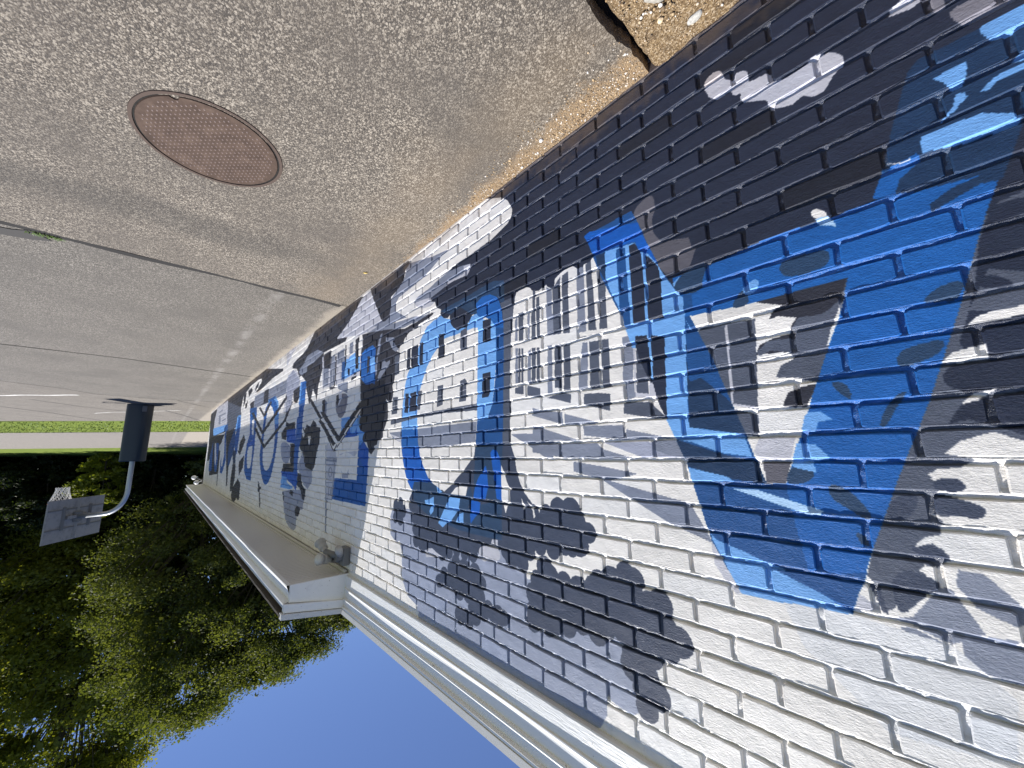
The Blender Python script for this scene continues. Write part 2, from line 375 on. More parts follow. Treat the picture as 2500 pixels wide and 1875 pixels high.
KD 1651,1362 1376,1364 1346,1429 1337,1478 1313,1536 1286,1576 1227,1628 1350,1648 1380,1638 1443,1624 1689,1717 1974,1707 2228,1731 2295,1719 2356,1688 2329,1650 1976,1634 1931,1607 1864,1571 1807,1529 1759,1496 1706,1453 1660,1415
E2 2329,1645 2295,1575 2094,1570 2027,1588 1946,1624 1730,1609 1691,1570 1671,1624 1716,1683 1443,1617 1445,1799 1596,1804 1794,1799 1971,1779 2102,1765 2210,1729 2287,1692
E2 1654,1430 1648,1362 1434,1363 1445,1624 1665,1627 1659,1494
D 1525,1401 1508,1386 1479,1390 1462,1412 1449,1453 1441,1488 1445,1624 1481,1617 1491,1559 1514,1454
D 1652,1575 1628,1530 1591,1492 1564,1462 1555,1491 1543,1562 1567,1627 1665,1627
D 1684,1639 1608,1644 1614,1691 1651,1720 1689,1758 1696,1699
C 1884,1640 1784,1640 1790,1674 1797,1698 1873,1767 1910,1779 1954,1808 2002,1790 1950,1721 1921,1682
C 1796,1720 1752,1708 1754,1761 1823,1765
C 2049,1648 2051,1698 2053,1731 2086,1755 2099,1735 2076,1696 2149,1702 2159,1677 2107,1669
C 2027,1588 1961,1617 2009,1628 2017,1612
W 1827,1585 1785,1575 1717,1575 1730,1621 1877,1623
W 1444,1460 1420,1494 1404,1534 1384,1563 1380,1633 1443,1630
W 1430,1643 1401,1640 1417,1679
W 1305,1600 1287,1630 1295,1653 1301,1638
W 1272,1610 1232,1634 1222,1670 1233,1680 1237,1647
M 1375,1316 1257,1370 1159,1422 1112,1428 1107,1321
G 1209,655 1192,657 1197,891 1216,890
G 1187,698 1167,697 1169,891 1190,889
M 1122,666 1089,694 1095,898 1126,894
G 1085,689 1040,646 1045,903 1089,899
G 1029,646 995,638 998,911 1034,906
M 947,643 911,650 915,925 956,922
G 899,645 873,639 865,932 902,925
G 845,669 812,744 814,938 849,933
G 1309,740 1272,743 1278,880 1309,877
M 1333,771 1314,746 1317,875 1335,871
M 1245,751 1230,755 1236,886 1251,883
G 1220,751 1198,753 1205,890 1224,886
M 1123,799 1087,803 1090,896 1126,895
M 1333,908 1315,912 1318,1080 1337,1081
G 1312,913 1297,916 1301,1079 1316,1081
G 1292,917 1277,920 1281,1086 1296,1080
G 1340,1102 1281,1093 1282,1138 1340,1127
M 1250,944 1228,934 1232,1093 1254,1096
G 1223,930 1197,934 1202,1093 1227,1093
G 1190,935 1171,939 1176,1094 1195,1094
G 1254,1100 1175,1124 1176,1163 1255,1147
M 1125,940 1099,943 1103,1153 1131,1152
G 1084,946 1044,952 1048,1138 1090,1132
G 1033,955 997,960 1003,1154 1038,1150
G 1134,1171 1056,1156 1003,1170 1005,1207 1086,1182
M 932,969 907,974 917,1155 961,1159 958,1086
G 900,973 854,978 863,1162 905,1162
G 845,978 810,980 814,1164 851,1164
G 937,1178 875,1180 815,1191 820,1254 939,1219
M 752,989 702,991 719,1153 714,1214 750,1223 758,1143
G 696,1012 660,1089 664,1208 709,1201
L 711,1037 700,1030 710,1200 664,1208 651,1225 714,1214
G 761,1227 664,1237 607,1294 671,1289 764,1268
M 1226,1205 1178,1221 1053,1240 1050,1290 1227,1240
M 1043,1246 882,1291 900,1297 1041,1291
M 1228,1285 1158,1303 966,1358 1152,1356 1230,1351
M 950,1301 772,1309 764,1362 946,1339
M 761,1324 591,1363 764,1360
M 1230,1362 887,1370 865,1392 739,1425 1041,1426 1231,1401
L2 863,1366 668,1371 588,1422 705,1422
M 663,1367 583,1366 555,1426 584,1422 665,1397
M 890,1496 553,1560 499,1666 625,1626
M 1004,1439 865,1455 726,1477 847,1508 1005,1477
L 502,1659 431,1795 461,1783 501,1720
BE 895,518 680,514 646,606 605,752 537,880 450,1124 385,1344 346,1491 301,1489 145,1574 205,1786 431,1795 502,1659 560,1420 641,1207 719,981 831,721
B 301,1492 224,1283 173,1151 139,1070 115,984 221,984 328,987 520,975 537,880 549,832 483,830 272,811 164,813 38,812 45,802 19,740 -7,652 -52,523 -71,506 -163,509 -223,507 -258,503 -201,723 -176,775 -144,849 -112,929 -87,1028 -102,955 -49,1118 19,1304 86,1462 151,1628 205,1786 264,1781 291,1592
E 19,740 -7,652 -52,523 -71,506 -163,509 -174,546 -228,542 -186,759 -162,818 -144,862 -116,856 -42,884 -42,864 -78,844 -119,838 -38,826 7,812 -4,781 -41,755 -40,734 -9,741
C -164,507 -224,505 -233,507 -227,553 -181,556 -172,544 -164,520
C -85,572 -137,568 -134,597 -122,624 -108,619 -98,591
C -111,636 -124,638 -127,653 -114,663 -106,673 -88,681 -80,687 -105,660
C -145,655 -150,647 -169,635 -205,632 -211,635 -203,648 -184,648 -168,646 -155,659
C -49,699 -104,701 -138,702 -189,740 -181,756 -108,752 -47,740
C -190,621 -201,607 -213,606 -209,630
L 12,728 -2,742 -3,739 12,725
L -2,741 -16,745 -16,742 -2,738
L -15,745 -27,743 -27,740 -15,742
D 904,517 876,509 658,571 649,611 625,677 595,760 618,734 630,704 661,688 673,642 770,627 846,624 867,605 876,572
C 804,628 676,644 661,688 630,706 596,762 573,817 548,861 535,888 513,916 519,980 503,1019 523,1078 714,1038 738,955 763,862 791,799 808,739
E 847,627 804,631 809,751 842,676
BE 754,640 716,647 715,949 741,951 757,869
N 701,647 676,646 652,703 655,951 704,949
N 641,708 628,719 594,772 589,828 593,955 644,952
N 700,997 655,1004 654,1050 701,1041
N 643,1006 593,1023 594,1063 642,1053
BE 521,1025 500,1037 491,1071 523,1078
BE 519,899 491,906 491,956 522,959
C 526,834 524,838 535,888 550,850
N 704,1010 589,1027 608,1300 630,1249 660,1157 689,1084
C 652,1015 650,1117 640,1118 642,1016
C 649,1111 653,1161 644,1162 640,1113
L 659,1171 647,1172 636,1229 663,1219
C 591,1026 522,1034 538,1295 537,1331 508,1341 516,1379 583,1366 608,1302
E 522,1034 505,1046 498,1140 516,1336 537,1331
G 653,1247 608,1298 661,1292 660,1242
BE 520,975 490,1076 484,1172 495,1248 526,1174
E 528,1189 488,1179 409,1264 380,1358 536,1329
C 590,1353 540,1329 386,1358 371,1420 450,1409
E 583,1365 450,1412 363,1433 343,1491 431,1482 551,1450
C 551,1453 443,1475 425,1488 544,1497
P 433,1508 374,1507 231,1550 237,1561 257,1563 287,1555
C 501,1652 425,1673 331,1705 259,1741 202,1775 206,1789 432,1796
BE 347,1709 254,1701 166,1678 194,1762 215,1760
C 503,1639 476,1669 464,1680 495,1665
E2~ 552,866 515,827 466,811 432,816 452,867 463,905 522,898
E2~ 252,905 232,884 157,890 138,905 145,936 171,943 217,944 244,934
E2~ 1,1086 -13,1067 -37,1053 -69,1054 -52,1094 -25,1088
E2~ 57,1205 50,1189 33,1178 -25,1170 -13,1201 22,1217 54,1222
E2~ 177,1242 169,1237 149,1246 141,1274 148,1288 172,1255
E2~ 102,1342 85,1303 57,1276 48,1279 74,1316 91,1351 102,1353
E2~ 214,1488 199,1484 170,1505 152,1531 141,1555 152,1564 183,1540 213,1519
E2~ 176,1594 168,1592 158,1600 155,1623 171,1615
E2~ 371,962 342,933 327,987 378,991
E2~ 301,1492 288,1445 259,1447 235,1456 242,1474 264,1487
C~ 349,938 334,924 308,918 299,933 312,951 338,961
W~ 166,787 159,776 149,778 137,792 130,811 156,808
P 159,804 131,809 121,832 118,847 129,837 151,826
C 241,1317 232,1307 207,1309 185,1330 215,1334 223,1359 251,1354
C 265,1385 227,1389 199,1425 237,1432 282,1438
C 284,1438 237,1432 232,1459 275,1448
G -122,909 -102,955 -49,1118 19,1304 86,1462 151,1628 167,1683 152,1756 131,1745 110,1701 75,1664 32,1627 40,1561 18,1553 41,1466 -32,1429 5,1409 -11,1389 -59,1371 -113,1401 -124,1371 -195,895
N -122,909 -185,915 -142,1208 -80,1225 -60,1232 -40,1186 -61,1127 -81,1057 -96,980
G -62,1121 -100,1042 -142,1063 -160,1085 -153,1133 -94,1130
N~ -78,1056 -101,1054 -121,1071 -130,1090 -81,1079
N -2,1353 -12,1334 -29,1309 -62,1303 -108,1294 -129,1292 -114,1392 -95,1378 -61,1359 -31,1345
N -8,1249 -23,1230 -68,1223 -139,1227 -132,1273 -108,1289 -38,1293 -10,1271
W -58,1150 -73,1135 -94,1130 -132,1129 -153,1133 -151,1145 -91,1151
W -9,1222 -27,1204 -75,1193 -74,1224 -34,1227
W -25,1314 -45,1293 -77,1286 -49,1307
W 15,1418 -6,1394 -38,1378 -65,1377 -86,1392 -108,1432 -90,1553 -30,1508 -8,1489 34,1465 42,1457 5,1429
G 36,1366 -8,1381 17,1412 -31,1425 -5,1442 31,1445 46,1461 29,1474 31,1492 65,1485
KD~ 40,1479 31,1467 9,1461 -5,1468 -10,1483 7,1492 31,1489
KD~ 44,1495 29,1496 -13,1510 -27,1517 -27,1533 -17,1542 8,1539 44,1536
KD~ 89,1612 78,1606 55,1599 39,1610 34,1628 69,1635
KD~ 116,1670 98,1657 74,1665 59,1670 52,1687 79,1704 118,1756 128,1733 129,1690
KD~ 111,1520 84,1500 58,1502 81,1553 120,1562
W 49,1539 17,1542 -19,1546 -90,1553 -81,1614 -54,1612 31,1623 41,1608 55,1598 85,1611 63,1586 21,1572 36,1548
W 82,1658 71,1643 55,1645 55,1665
W 164,1684 150,1717 146,1764 125,1758 104,1753 50,1797 -20,1842 -1,1975 603,2282 563,1845 441,1787 296,1786 205,1776 182,1716
M 58,1687 40,1682 5,1756 55,1791 107,1770 146,1766 104,1753
M 25,1643 -8,1644 -43,1686 -65,1720 -36,1732 10,1711 32,1673
M 38,1773 -32,1763 -57,1776 -49,1827 -21,1835 42,1825
ML 34,1764 -33,1755 -31,1766 35,1775
M 107,1774 55,1795 58,1815 81,1807 128,1780
L 187,1726 151,1753 200,1766
KD 169,1699 148,1703 142,1759 151,1753
LW 340,1783 205,1776 49,1793 -18,1861 -1,1975 170,1999 306,1876"""
RES = 360; MX0, MX1, MZ0, MZ1 = -1.8, 17.2, -.2, 2.5
PITCH = .06769; ZJ = 1.4287; MOD = .2057; Dw = 1.224
def row_phase(k):
    z = k * .0553 + .05
    ph = (.121 if k % 2 == 0 else .037) + (.023 * z if z > 0 else .042 * z)
    return ph * Dw
JIT = {}
def joint_x(k, i):
    key = (k, i)
    if key not in JIT: JIT[key] = row_phase(k) + i * MOD + random.uniform(-.0045, .0045)
    return JIT[key]
def row_bricks(k):
    i0 = int(math.floor((-1.6 - row_phase(k)) / MOD)) - 1
    out = []
    for i in range(i0, i0 + 96):
        a, b = joint_x(k, i), joint_x(k, i + 1)
        if b < -1.6 or a > 17.0: continue
        a, b = max(a, -1.6), min(b, 17.0)
        if b - a > .05: out.append((a, b))
    return out
def build_mural():
    w, h = int((MX1 - MX0) * RES), int((MZ1 - MZ0) * RES)
    keys = list(PAL); im = np.zeros((h, w), np.uint8)
    im[:, :int((-.22 - MX0) * RES)] = keys.index('LW')
    im[:int((1.0 - MZ0) * RES), :int((-.22 - MX0) * RES)] = keys.index('N')
    def fill(q, k):
        x = (q[:, 0] - MX0) * RES; z = (q[:, 1] - MZ0) * RES; x2, z2 = np.roll(x, -1), np.roll(z, -1)
        for r in range(max(0, int(z.min())), min(h, int(z.max()) + 2)):
            zc = r + .5; s = (z <= zc) != (z2 <= zc)
            xs = np.sort(x[s] + (zc - z[s]) / (z2[s] - z[s]) * (x2[s] - x[s]))
            for a, b in zip(xs[::2], xs[1::2]): im[r, max(0, int(a + .5)):max(0, int(b + .5))] = k
    for line in MURAL.strip().split('\n'):
        f = line.split(' '); c = f[0].rstrip('~*'); q = np.array([[int(v) / 1000 for v in p.split(',')] for p in f[1:]])
        for _ in range(2 if f[0].endswith('~') else 1 if f[0].endswith('*') else 0):
            n = np.roll(q, -1, 0); q = np.stack([q * .75 + n * .25, q * .25 + n * .75], 1).reshape(-1, 2)
        k = keys.index(c)
        if f[0].endswith('*'):
            e = np.roll(q, -1, 0) - np.roll(q, 1, 0); nn = np.stack([-e[:, 1], e[:, 0]], 1) / np.maximum(np.linalg.norm(e, axis=1), 1e-6)[:, None]
            if np.sum(q[:, 0] * np.roll(q[:, 1], -1) - np.roll(q[:, 0], -1) * q[:, 1]) < 0: nn = -nn
            q = q + nn * .026
        fill(q, k)
        if f[0].endswith('*'):                               # scalloped leaf edge
            d = np.linalg.norm(np.roll(q, -1, 0) - q, axis=1); s = np.concatenate([[0], np.cumsum(d)]); qq = np.vstack([q, q[:1]])
            for t in np.arange(0, s[-1], .074):
                i = min(np.searchsorted(s, t, 'right') - 1, len(d) - 1); p = qq[i] + (qq[i + 1] - qq[i]) * ((t - s[i]) / max(d[i], 1e-6)); rr = random.uniform(.033, .048)
                a = np.linspace(0, 2 * math.pi, 14, endpoint=False); fill(np.stack([p[0] + rr * np.cos(a), p[1] + rr * np.sin(a)], 1), k)
    lin = lambda c: np.where(c <= .04045, c / 12.92, ((c + .055) / 1.055) ** 2.4)
    pal = lin(np.array([PAL[k] for k in keys], np.float32) / 255) * 1.17
    rgb = pal[im].astype(np.float32)
    dark = np.isin(im, [keys.index('N'), keys.index('K')])
    # every brick was coated a little differently: thin, thick, blacker or bluer coats
    for kk in range(-24, 15):
        z0, z1 = ZJ + kk * PITCH, ZJ + (kk + 1) * PITCH
        r0, r1 = max(0, int((z0 - MZ0) * RES)), min(h, int((z1 - MZ0) * RES))
        if r1 <= r0: continue
        for a, b in row_bricks(kk):
            c0, c1 = int((a - MX0) * RES), int((b - MX0) * RES); blk = rgb[r0:r1, c0:c1]; t = random.uniform(.93, 1.05)
            blk *= np.float32(t)
            if random.random() < .2 and dark[r0:r1, c0:c1].mean() > .7: blk *= np.array([.92, .84, .76], np.float32) * random.uniform(.7, 1)
            elif random.random() < .15: blk *= np.array([.98, 1, 1.03], np.float32)
    # roller and brush unevenness, and a brown splash of soil along the foot of the wall
    def soft(sx, sz, amp):
        g = rng.normal(0, 1, (int((MZ1 - MZ0) / sz) + 2, int((MX1 - MX0) / sx) + 2)).astype(np.float32)
        yy = np.linspace(0, g.shape[0] - 1.001, h); xx = np.linspace(0, g.shape[1] - 1.001, w); y0 = yy.astype(int); x0 = xx.astype(int); fy = (yy - y0)[:, None].astype(np.float32); fx = (xx - x0)[None].astype(np.float32)
        A_, B_, C_, D_ = g[y0][:, x0], g[y0][:, x0 + 1], g[y0 + 1][:, x0], g[y0 + 1][:, x0 + 1]
        return amp * ((A_ * (1 - fx) + B_ * fx) * (1 - fy) + (C_ * (1 - fx) + D_ * fx) * fy)
    rgb *= (1 + soft(.25, .18, .03) + soft(.05, .015, .025) + soft(.012, .006, .015))[..., None]
    zz = (np.arange(h) / RES + MZ0)[:, None] + .0065 * (np.arange(w) / RES + MX0)[None]
    d = np.clip((.10 + soft(.12, .06, .035) + soft(.02, .02, .02) - zz) / .10, 0, 1)[..., None] * .42
    rgb = rgb * (1 - d) + d * np.array([.17, .12, .075], np.float32)
    srgb = np.where(rgb <= .0031308, rgb * 12.92, 1.055 * np.power(np.maximum(rgb, 1e-6), 1 / 2.4) - .055)
    px = np.ones((h, w, 4), np.float32); px[..., :3] = np.clip(srgb, 0, 1)
    img = bpy.data.images.new('mural_paint', w, h, alpha=False); img.pixels.foreach_set(px.ravel()); img.update(); img.pack()
    return img
MURAL_IMG = build_mural()
building = empty('brick_building', (0, 0, 0))
tag(building, 'long low painted brick building whose whole side wall carries a blue and grey letter mural', 'building')
def mural_mat(name, fine, coarse, rough):
    M = mat(name, rough=rough, spec=.30 if coarse < .4 else .6); b = bsdf(M)
    tc = M.node_tree.nodes.new('ShaderNodeTexCoord'); tc.object = building
    sp = M.node_tree.nodes.new('ShaderNodeSeparateXYZ'); L(M, tc.outputs['Object'], sp.inputs[0])
    cb = M.node_tree.nodes.new('ShaderNodeCombineXYZ')
    L(M, math_n(M, 'MULTIPLY', math_n(M, 'SUBTRACT', sp.outputs[0], MX0), 1 / (MX1 - MX0)), cb.inputs[0])
    L(M, math_n(M, 'MULTIPLY', math_n(M, 'SUBTRACT', sp.outputs[2], MZ0), 1 / (MZ1 - MZ0)), cb.inputs[1])
    tx = M.node_tree.nodes.new('ShaderNodeTexImage'); tx.image = MURAL_IMG; tx.extension = 'EXTEND'; tx.interpolation = 'Linear'
    L(M, cb.outputs[0], tx.inputs[0]); L(M, tx.outputs['Color'], b.inputs['Base Color'])
    co = tc.outputs['Object']
    n1 = noise_n(M, co, 18, 3, .5)
    mp = M.node_tree.nodes.new('ShaderNodeMapping'); mp.inputs['Scale'].default_value = (.55, 1, 1.25); L(M, co, mp.inputs[0]); n2 = noise_n(M, mp.outputs[0], 210, 5, .7, .4)
    bp = bump_n(M, n1, coarse, .010); bp = bump_n(M, n2, fine, .0035, bp)
    L(M, bp, b.inputs['Normal'])
    rr = noise_n(M, co, 60, 2); L(M, math_n(M, 'ADD', math_n(M, 'MULTIPLY', rr, .3), rough - .15), b.inputs['Roughness'])
    return M
M_BRICK = mural_mat('painted_brick', .6, .34, .52)
M_MORTAR = mural_mat('painted_mortar', .9, .5, .34)

# ------------------------------------------------------------------ wall: mortar bed and single bricks
def brick_mesh(idx):
    w, h = .1945, .0565; hw, hh = w / 2, h / 2; dep = .016; j = lambda a: random.uniform(-a, a) * (1.4 if random.random() < .3 else 1)
    c = random.uniform(.0022, .006); n_top = 5; out = []
    xs = [-hw + c + (2 * hw - 2 * c) * t / (n_top - 1) for t in range(n_top)]
    for x in xs: out.append((x + j(.003), -hh + j(.0015)))
    out.append((hw + j(.001), -hh + c)); out.append((hw + j(.0012), hh - c))
    for x in xs[::-1]: out.append((x + j(.003), hh + j(.0015)))
    out.append((-hw + j(.0012), hh - c)); out.append((-hw + j(.001), -hh + c))
    n = len(out); vs = []; bev = .0028
    for x, z in out: vs.append((x, dep, z))
    for x, z in out: vs.append((x, bev, z))
    for x, z in out: vs.append((x * (1 - bev / hw), j(.0003), z * (1 - bev / hh)))
    fs = []
    for k in range(n):
        k2 = (k + 1) % n
        fs.append((k, k2, n + k2, n + k)); fs.append((n + k, n + k2, 2 * n + k2, 2 * n + k))
    fs.append(tuple(range(2 * n, 3 * n)))
    me = bpy.data.meshes.new('brick'); me.from_pydata(vs, [], fs); me.materials.append(M_BRICK)
    bm = bmesh.new(); bm.from_mesh(me); bmesh.ops.recalc_face_normals(bm, faces=bm.faces); bm.to_mesh(me); bm.free()
    return me
BRICKS = [brick_mesh(i) for i in range(14)]
def mortar_grid():
    xs = np.concatenate([np.arange(-1.6, -.35, .02), np.arange(-.35, 2.6, .0080), np.arange(2.6, 4.6, .03), np.arange(4.6, 17.0, .06), [17.0]])
    zs = []
    for k in range(-25, 14):
        zj = ZJ + k * PITCH
        zs += [zj - .0075, zj - .0050, zj - .0022, zj + .0006, zj + .0034, zj + .0062, zj + .019, zj + .032, zj + .044, zj + .054]
    zs = np.array([z for z in zs if z < 2.338] + [2.345])
    X, Z = np.meshgrid(xs, zs)
    rel = (Z - ZJ + PITCH / 2) % PITCH - PITCH / 2                       # struck joints: each bed slopes out to the brick below
    inj = np.clip(1 - np.abs(np.abs(rel) - .0) / .0085, 0, 1) > 0
    Y = np.where(inj, .0068 + .0050 * np.clip(rel / .0056, -1, 1), .0080)
    g = rng.normal(0, 1, X.shape); g = (g + np.roll(g, 1, 1)) / 1.4; g2 = rng.normal(0, 1, X.shape)
    for _ in range(4): g2 = (g2 + np.roll(g2, 1, 0) + np.roll(g2, -1, 0) + np.roll(g2, 1, 1) + np.roll(g2, -1, 1)) / 5
    Y = Y + g * .0011 - g2 * .0065
    lump = rng.random(X.shape) < .02; Y[lump] -= .0032
    far = X > 4.6; Y[far] = (.0068 + .0050 * np.clip(rel / .0056, -1, 1))[far]; Y = np.clip(Y, .0006, .0145); Y[-1] = .0098
    idx = np.arange(X.size).reshape(X.shape)
    q = np.stack([idx[:-1, :-1].ravel(), idx[:-1, 1:].ravel(), idx[1:, 1:].ravel(), idx[1:, :-1].ravel()], 1)
    return np.stack([X.ravel(), Y.ravel(), Z.ravel()], 1), q
mv, mq = mortar_grid()
wall = np_mesh('wall', mv, mq, M_MORTAR, building, smooth=True)
all_bricks = []
for k in range(-24, 15):
    zc = ZJ + (k + .5) * PITCH
    for a, b in row_bricks(k):
        if zc + .028 > (2.352): continue
        if zc < -.0065 * (a + b) / 2 - .07: continue
        all_bricks.append((a, b, zc))
def seen_size(bk):
    a, b, z = bk; v = Vector(((a + b) / 2, 0, z)) - CAM
    c = m.inverted() @ Vector(((a + b) / 2, 0, z))
    if c.z > -.05: return 0
    u, w = c.x / -c.z * 949, c.y / -c.z * 949
    if abs(u) > 1290 or abs(w) > 975: return 0
    return (b - a) * .057 * abs(v.y) / v.length ** 3
all_bricks.sort(key=seen_size, reverse=True)
bv, bf, base = [], [], 0
for i, (a, b, z) in enumerate(all_bricks):
    me = BRICKS[random.randrange(len(BRICKS))]
    sx = (b - a - .0112) / .1945; yo = random.gauss(0, .0011); tilt = random.gauss(0, .006); tz = random.gauss(0, .006)
    M4 = Matrix.Translation(((a + b) / 2, yo, z + random.gauss(0, .0008))) @ Matrix.Rotation(random.gauss(0, .006), 4, 'Y') @ Matrix.Rotation(tilt, 4, 'X') @ Matrix.Rotation(tz, 4, 'Z') @ Matrix.Diagonal((sx, 1, random.uniform(.975, 1.015), 1))
    if i < 300:
        o = bpy.data.objects.new('brick', me); COL.objects.link(o); o.parent = wall; o.matrix_local = M4
    else:
        vs = [M4 @ v.co for v in me.vertices]; bv += vs; bf += [tuple(base + q for q in p.vertices) for p in me.polygons]; base += len(vs)
o = mesh_obj('bricks', bv, bf, M_BRICK, wall); o['kind'] = 'stuff'

# ------------------------------------------------------------------ roof, soffit, fascia, gable trim
def metal_white(name, col, bump=.15, grain=False):
    M = mat(name, col, .38, .5); p = pos_n(M)
    d = noise_n(M, p, 9, 5, .7); s = noise_n(M, p, 55, 3, .6)
    c = mix_n(M, ramp_n_fac(M, d, .56, .82), col, tuple(x * .80 for x in col)); c = mix_n(M, ramp_n_fac(M, s, .69, .75), c, (.23, .2, .16)); L(M, c, bsdf(M).inputs['Base Color'])
    if grain:
        mp = M.node_tree.nodes.new('ShaderNodeMapping'); mp.inputs['Scale'].default_value = (6, 6, 90); L(M, p, mp.inputs[0])
        g = noise_n(M, mp.outputs[0], 2.2, 3, .55, 1.2); L(M, bump_n(M, g, .55, .004), bsdf(M).inputs['Normal'])
    else: L(M, bump_n(M, d, bump, .01), bsdf(M).inputs['Normal'])
    return M
def ramp_n_fac(M, fac, a, b):
    n = M.node_tree.nodes.new('ShaderNodeMapRange'); n.interpolation_type = 'SMOOTHSTEP'; n.inputs[1].default_value = a; n.inputs[2].default_value = b; L(M, fac, n.inputs[0]); return n.outputs[0]
M_ALU = metal_white('white_aluminium', (.80, .80, .785)); M_GRAIN = metal_white('embossed_aluminium', (.82, .82, .805), grain=True)
M_SOFFIT = metal_white('soffit_paint', (.63, .62, .59), .05)
M_SHINGLE = mat('asphalt_shingle', (.12, .105, .09), .9, .2); _p = pos_n(M_SHINGLE); L(M_SHINGLE, ramp_n(M_SHINGLE, noise_n(M_SHINGLE, _p, 130, 4, .8), [(.3, (.04, .035, .03)), (.7, (.22, .19, .16))]), bsdf(M_SHINGLE).inputs['Base Color'])
XE, XF = 3.33, 17.02; SZ = 2.334; OV = -.412
def extrude_x(name, prof, xs, M, wav=None, smooth=False, parent=building):
    vs, fs = [], []; n = len(prof)
    for x in xs:
        for i, (y, z) in enumerate(prof):
            dy, dz = wav(x, i) if wav else (0, 0); vs.append((x, y + dy, z + dz))
    for a in range(len(xs) - 1):
        for i in range(n - 1): fs.append((a * n + i, (a + 1) * n + i, (a + 1) * n + i + 1, a * n + i + 1))
    return mesh_obj(name, vs, fs, M, parent, smooth)
# ribbed soffit under the overhang
sv, sf = [], []; x = XE + .004
while x < XF - .01:
    p = .048 if x < 9 else .096
    i0 = len(sv)
    for xx, zz in ((x, SZ), (x + p - .007, SZ), (x + p - .0065, SZ + .007), (x + p - .0005, SZ + .007)):
        sv += [(xx, OV + .004, zz), (xx, -.001, zz)]
    for q in range(3): sf.append((i0 + 2 * q, i0 + 2 * q + 1, i0 + 2 * q + 3, i0 + 2 * q + 2))
    x += p
    if len(sv) > 8: sf.append((i0 - 2, i0 - 1, i0 + 1, i0))
soffit = mesh_obj('soffit', sv, sf, M_SOFFIT, building)
bm = bmesh.new(); bm_tube(bm, [(XE + .03, -.014, SZ - .012), (9, -.014, SZ - .012), (XF, -.014, SZ - .012)], .016, 10); bm_obj('cove_moulding', bm, M_SOFFIT, building, True)
bm = bmesh.new(); bm_box(bm, (XE + .02, -.055, SZ - .006), (XF, -.030, SZ + .004)); bm_obj('soffit_channel', bm, M_SOFFIT, building)
xs_f = list(np.concatenate([np.arange(XE, 8, .11), np.arange(8, XF, .3), [XF]]))
def wavy(amp, f, seed):
    return lambda x, i: (amp * mnoise.noise(Vector((x * f, i * 1.7 + seed, seed))) * (1 if i else .4), amp * .35 * mnoise.noise(Vector((x * f * 1.3, seed + 4.2, i * 2.1))))
extrude_x('fascia', [(OV + .01, SZ - .003), (OV - .020, SZ - .006), (OV - .021, SZ + .002), (OV + .001, SZ + .058), (OV + .006, SZ + .062), (OV + .006, SZ + .112)], xs_f, M_ALU, wavy(.004, 1.2, 1.0))
extrude_x('drip_edge', [(OV + .01, SZ + .106), (OV - .036, SZ + .110), (OV - .037, SZ + .118), (OV - .018, SZ + .168), (OV + .02, SZ + .178)], xs_f, M_ALU, wavy(.003, 1.6, 5.0))
SL = .172
extrude_x('roof', [(OV - .052, SZ + .180), (OV - .054, SZ + .194), (.12, SZ + .206 + SL * .56), (4.2, SZ + .206 + SL * 4.65), (8.4, SZ + .206)], xs_f, M_SHINGLE, lambda x, i: (.006 * mnoise.noise(Vector((x * 9, i, 0))), .003 * mnoise.noise(Vector((x * 7, i, 3)))))
# boxed end of the overhang, facing the near gable
ev = [(XE, OV, SZ - .004), (XE, .0095, SZ - .004), (XE, .0095, SZ + .188), (XE, OV, SZ + .112)]
end = mesh_obj('end_panel', ev + [(x + .02, y, z) for x, y, z in ev], [(0, 1, 2, 3), (0, 4, 5, 1), (1, 5, 6, 2), (2, 6, 7, 3), (3, 7, 4, 0)], M_ALU, building)
tv = [(XE - .022, OV - .034, SZ + .112), (XE - .022, .10, SZ + .200), (XE - .022, .10, SZ + .255), (XE - .022, OV - .034, SZ + .168)]
mesh_obj('end_trim', tv + [(XE + .02, y, z) for _, y, z in tv], [(0, 1, 2, 3), (0, 4, 5, 1), (1, 5, 6, 2), (2, 6, 7, 3), (3, 7, 4, 0)], M_ALU, building)
tv = [(XE - .034, OV - .05, SZ + .170), (XE - .034, .10, SZ + .258), (XE - .034, .10, SZ + .290), (XE - .034, OV - .05, SZ + .208)]
mesh_obj('end_drip_edge', tv + [(XE + .02, y, z) for _, y, z in tv], [(0, 1, 2, 3), (0, 4, 5, 1), (1, 5, 6, 2), (2, 6, 7, 3), (3, 7, 4, 0)], M_SOFFIT, building)
# near part: flush metal trim that has buckled into long waves, step over step
xs_n = list(np.arange(-1.6, XE - .004, .045)) + [XE - .003]
def buckle(amp, f, seed):
    return lambda x, i: (amp * (mnoise.noise(Vector((x * f, seed, 0))) + .5 * mnoise.noise(Vector((x * f * 2.3, seed, 7)))) * (0, .5, 1, .9, .3, .2, .2)[min(i, 6)], .004 * mnoise.noise(Vector((x * .9, seed, 9))) * (1 if i else .3))
extrude_x('gable_frieze', [(.0095, 2.343), (-.010, 2.344), (-.013, 2.349), (-.0135, 2.40), (-.014, 2.440)], xs_n, M_GRAIN, buckle(.002, .8, 2.0))
extrude_x('gable_fascia', [(-.006, 2.430), (-.023, 2.433), (-.024, 2.438), (-.019, 2.452), (-.018, 2.508)], xs_n, M_ALU, buckle(.008, .45, 11.0))
extrude_x('gable_gutter', [(-.010, 2.500), (-.030, 2.503), (-.032, 2.508), (-.026, 2.522), (-.025, 2.556), (-.042, 2.560), (-.042, 2.572)], xs_n, M_ALU, buckle(.008, .40, 23.0))
extrude_x('roof_edge', [(-.02, 2.570), (-.046, 2.574), (-.050, 2.604), (-.04, 2.610), (.12, 2.64), (2.0, 2.95)], xs_n, M_SOFFIT, buckle(.002, 1.1, 31.0))
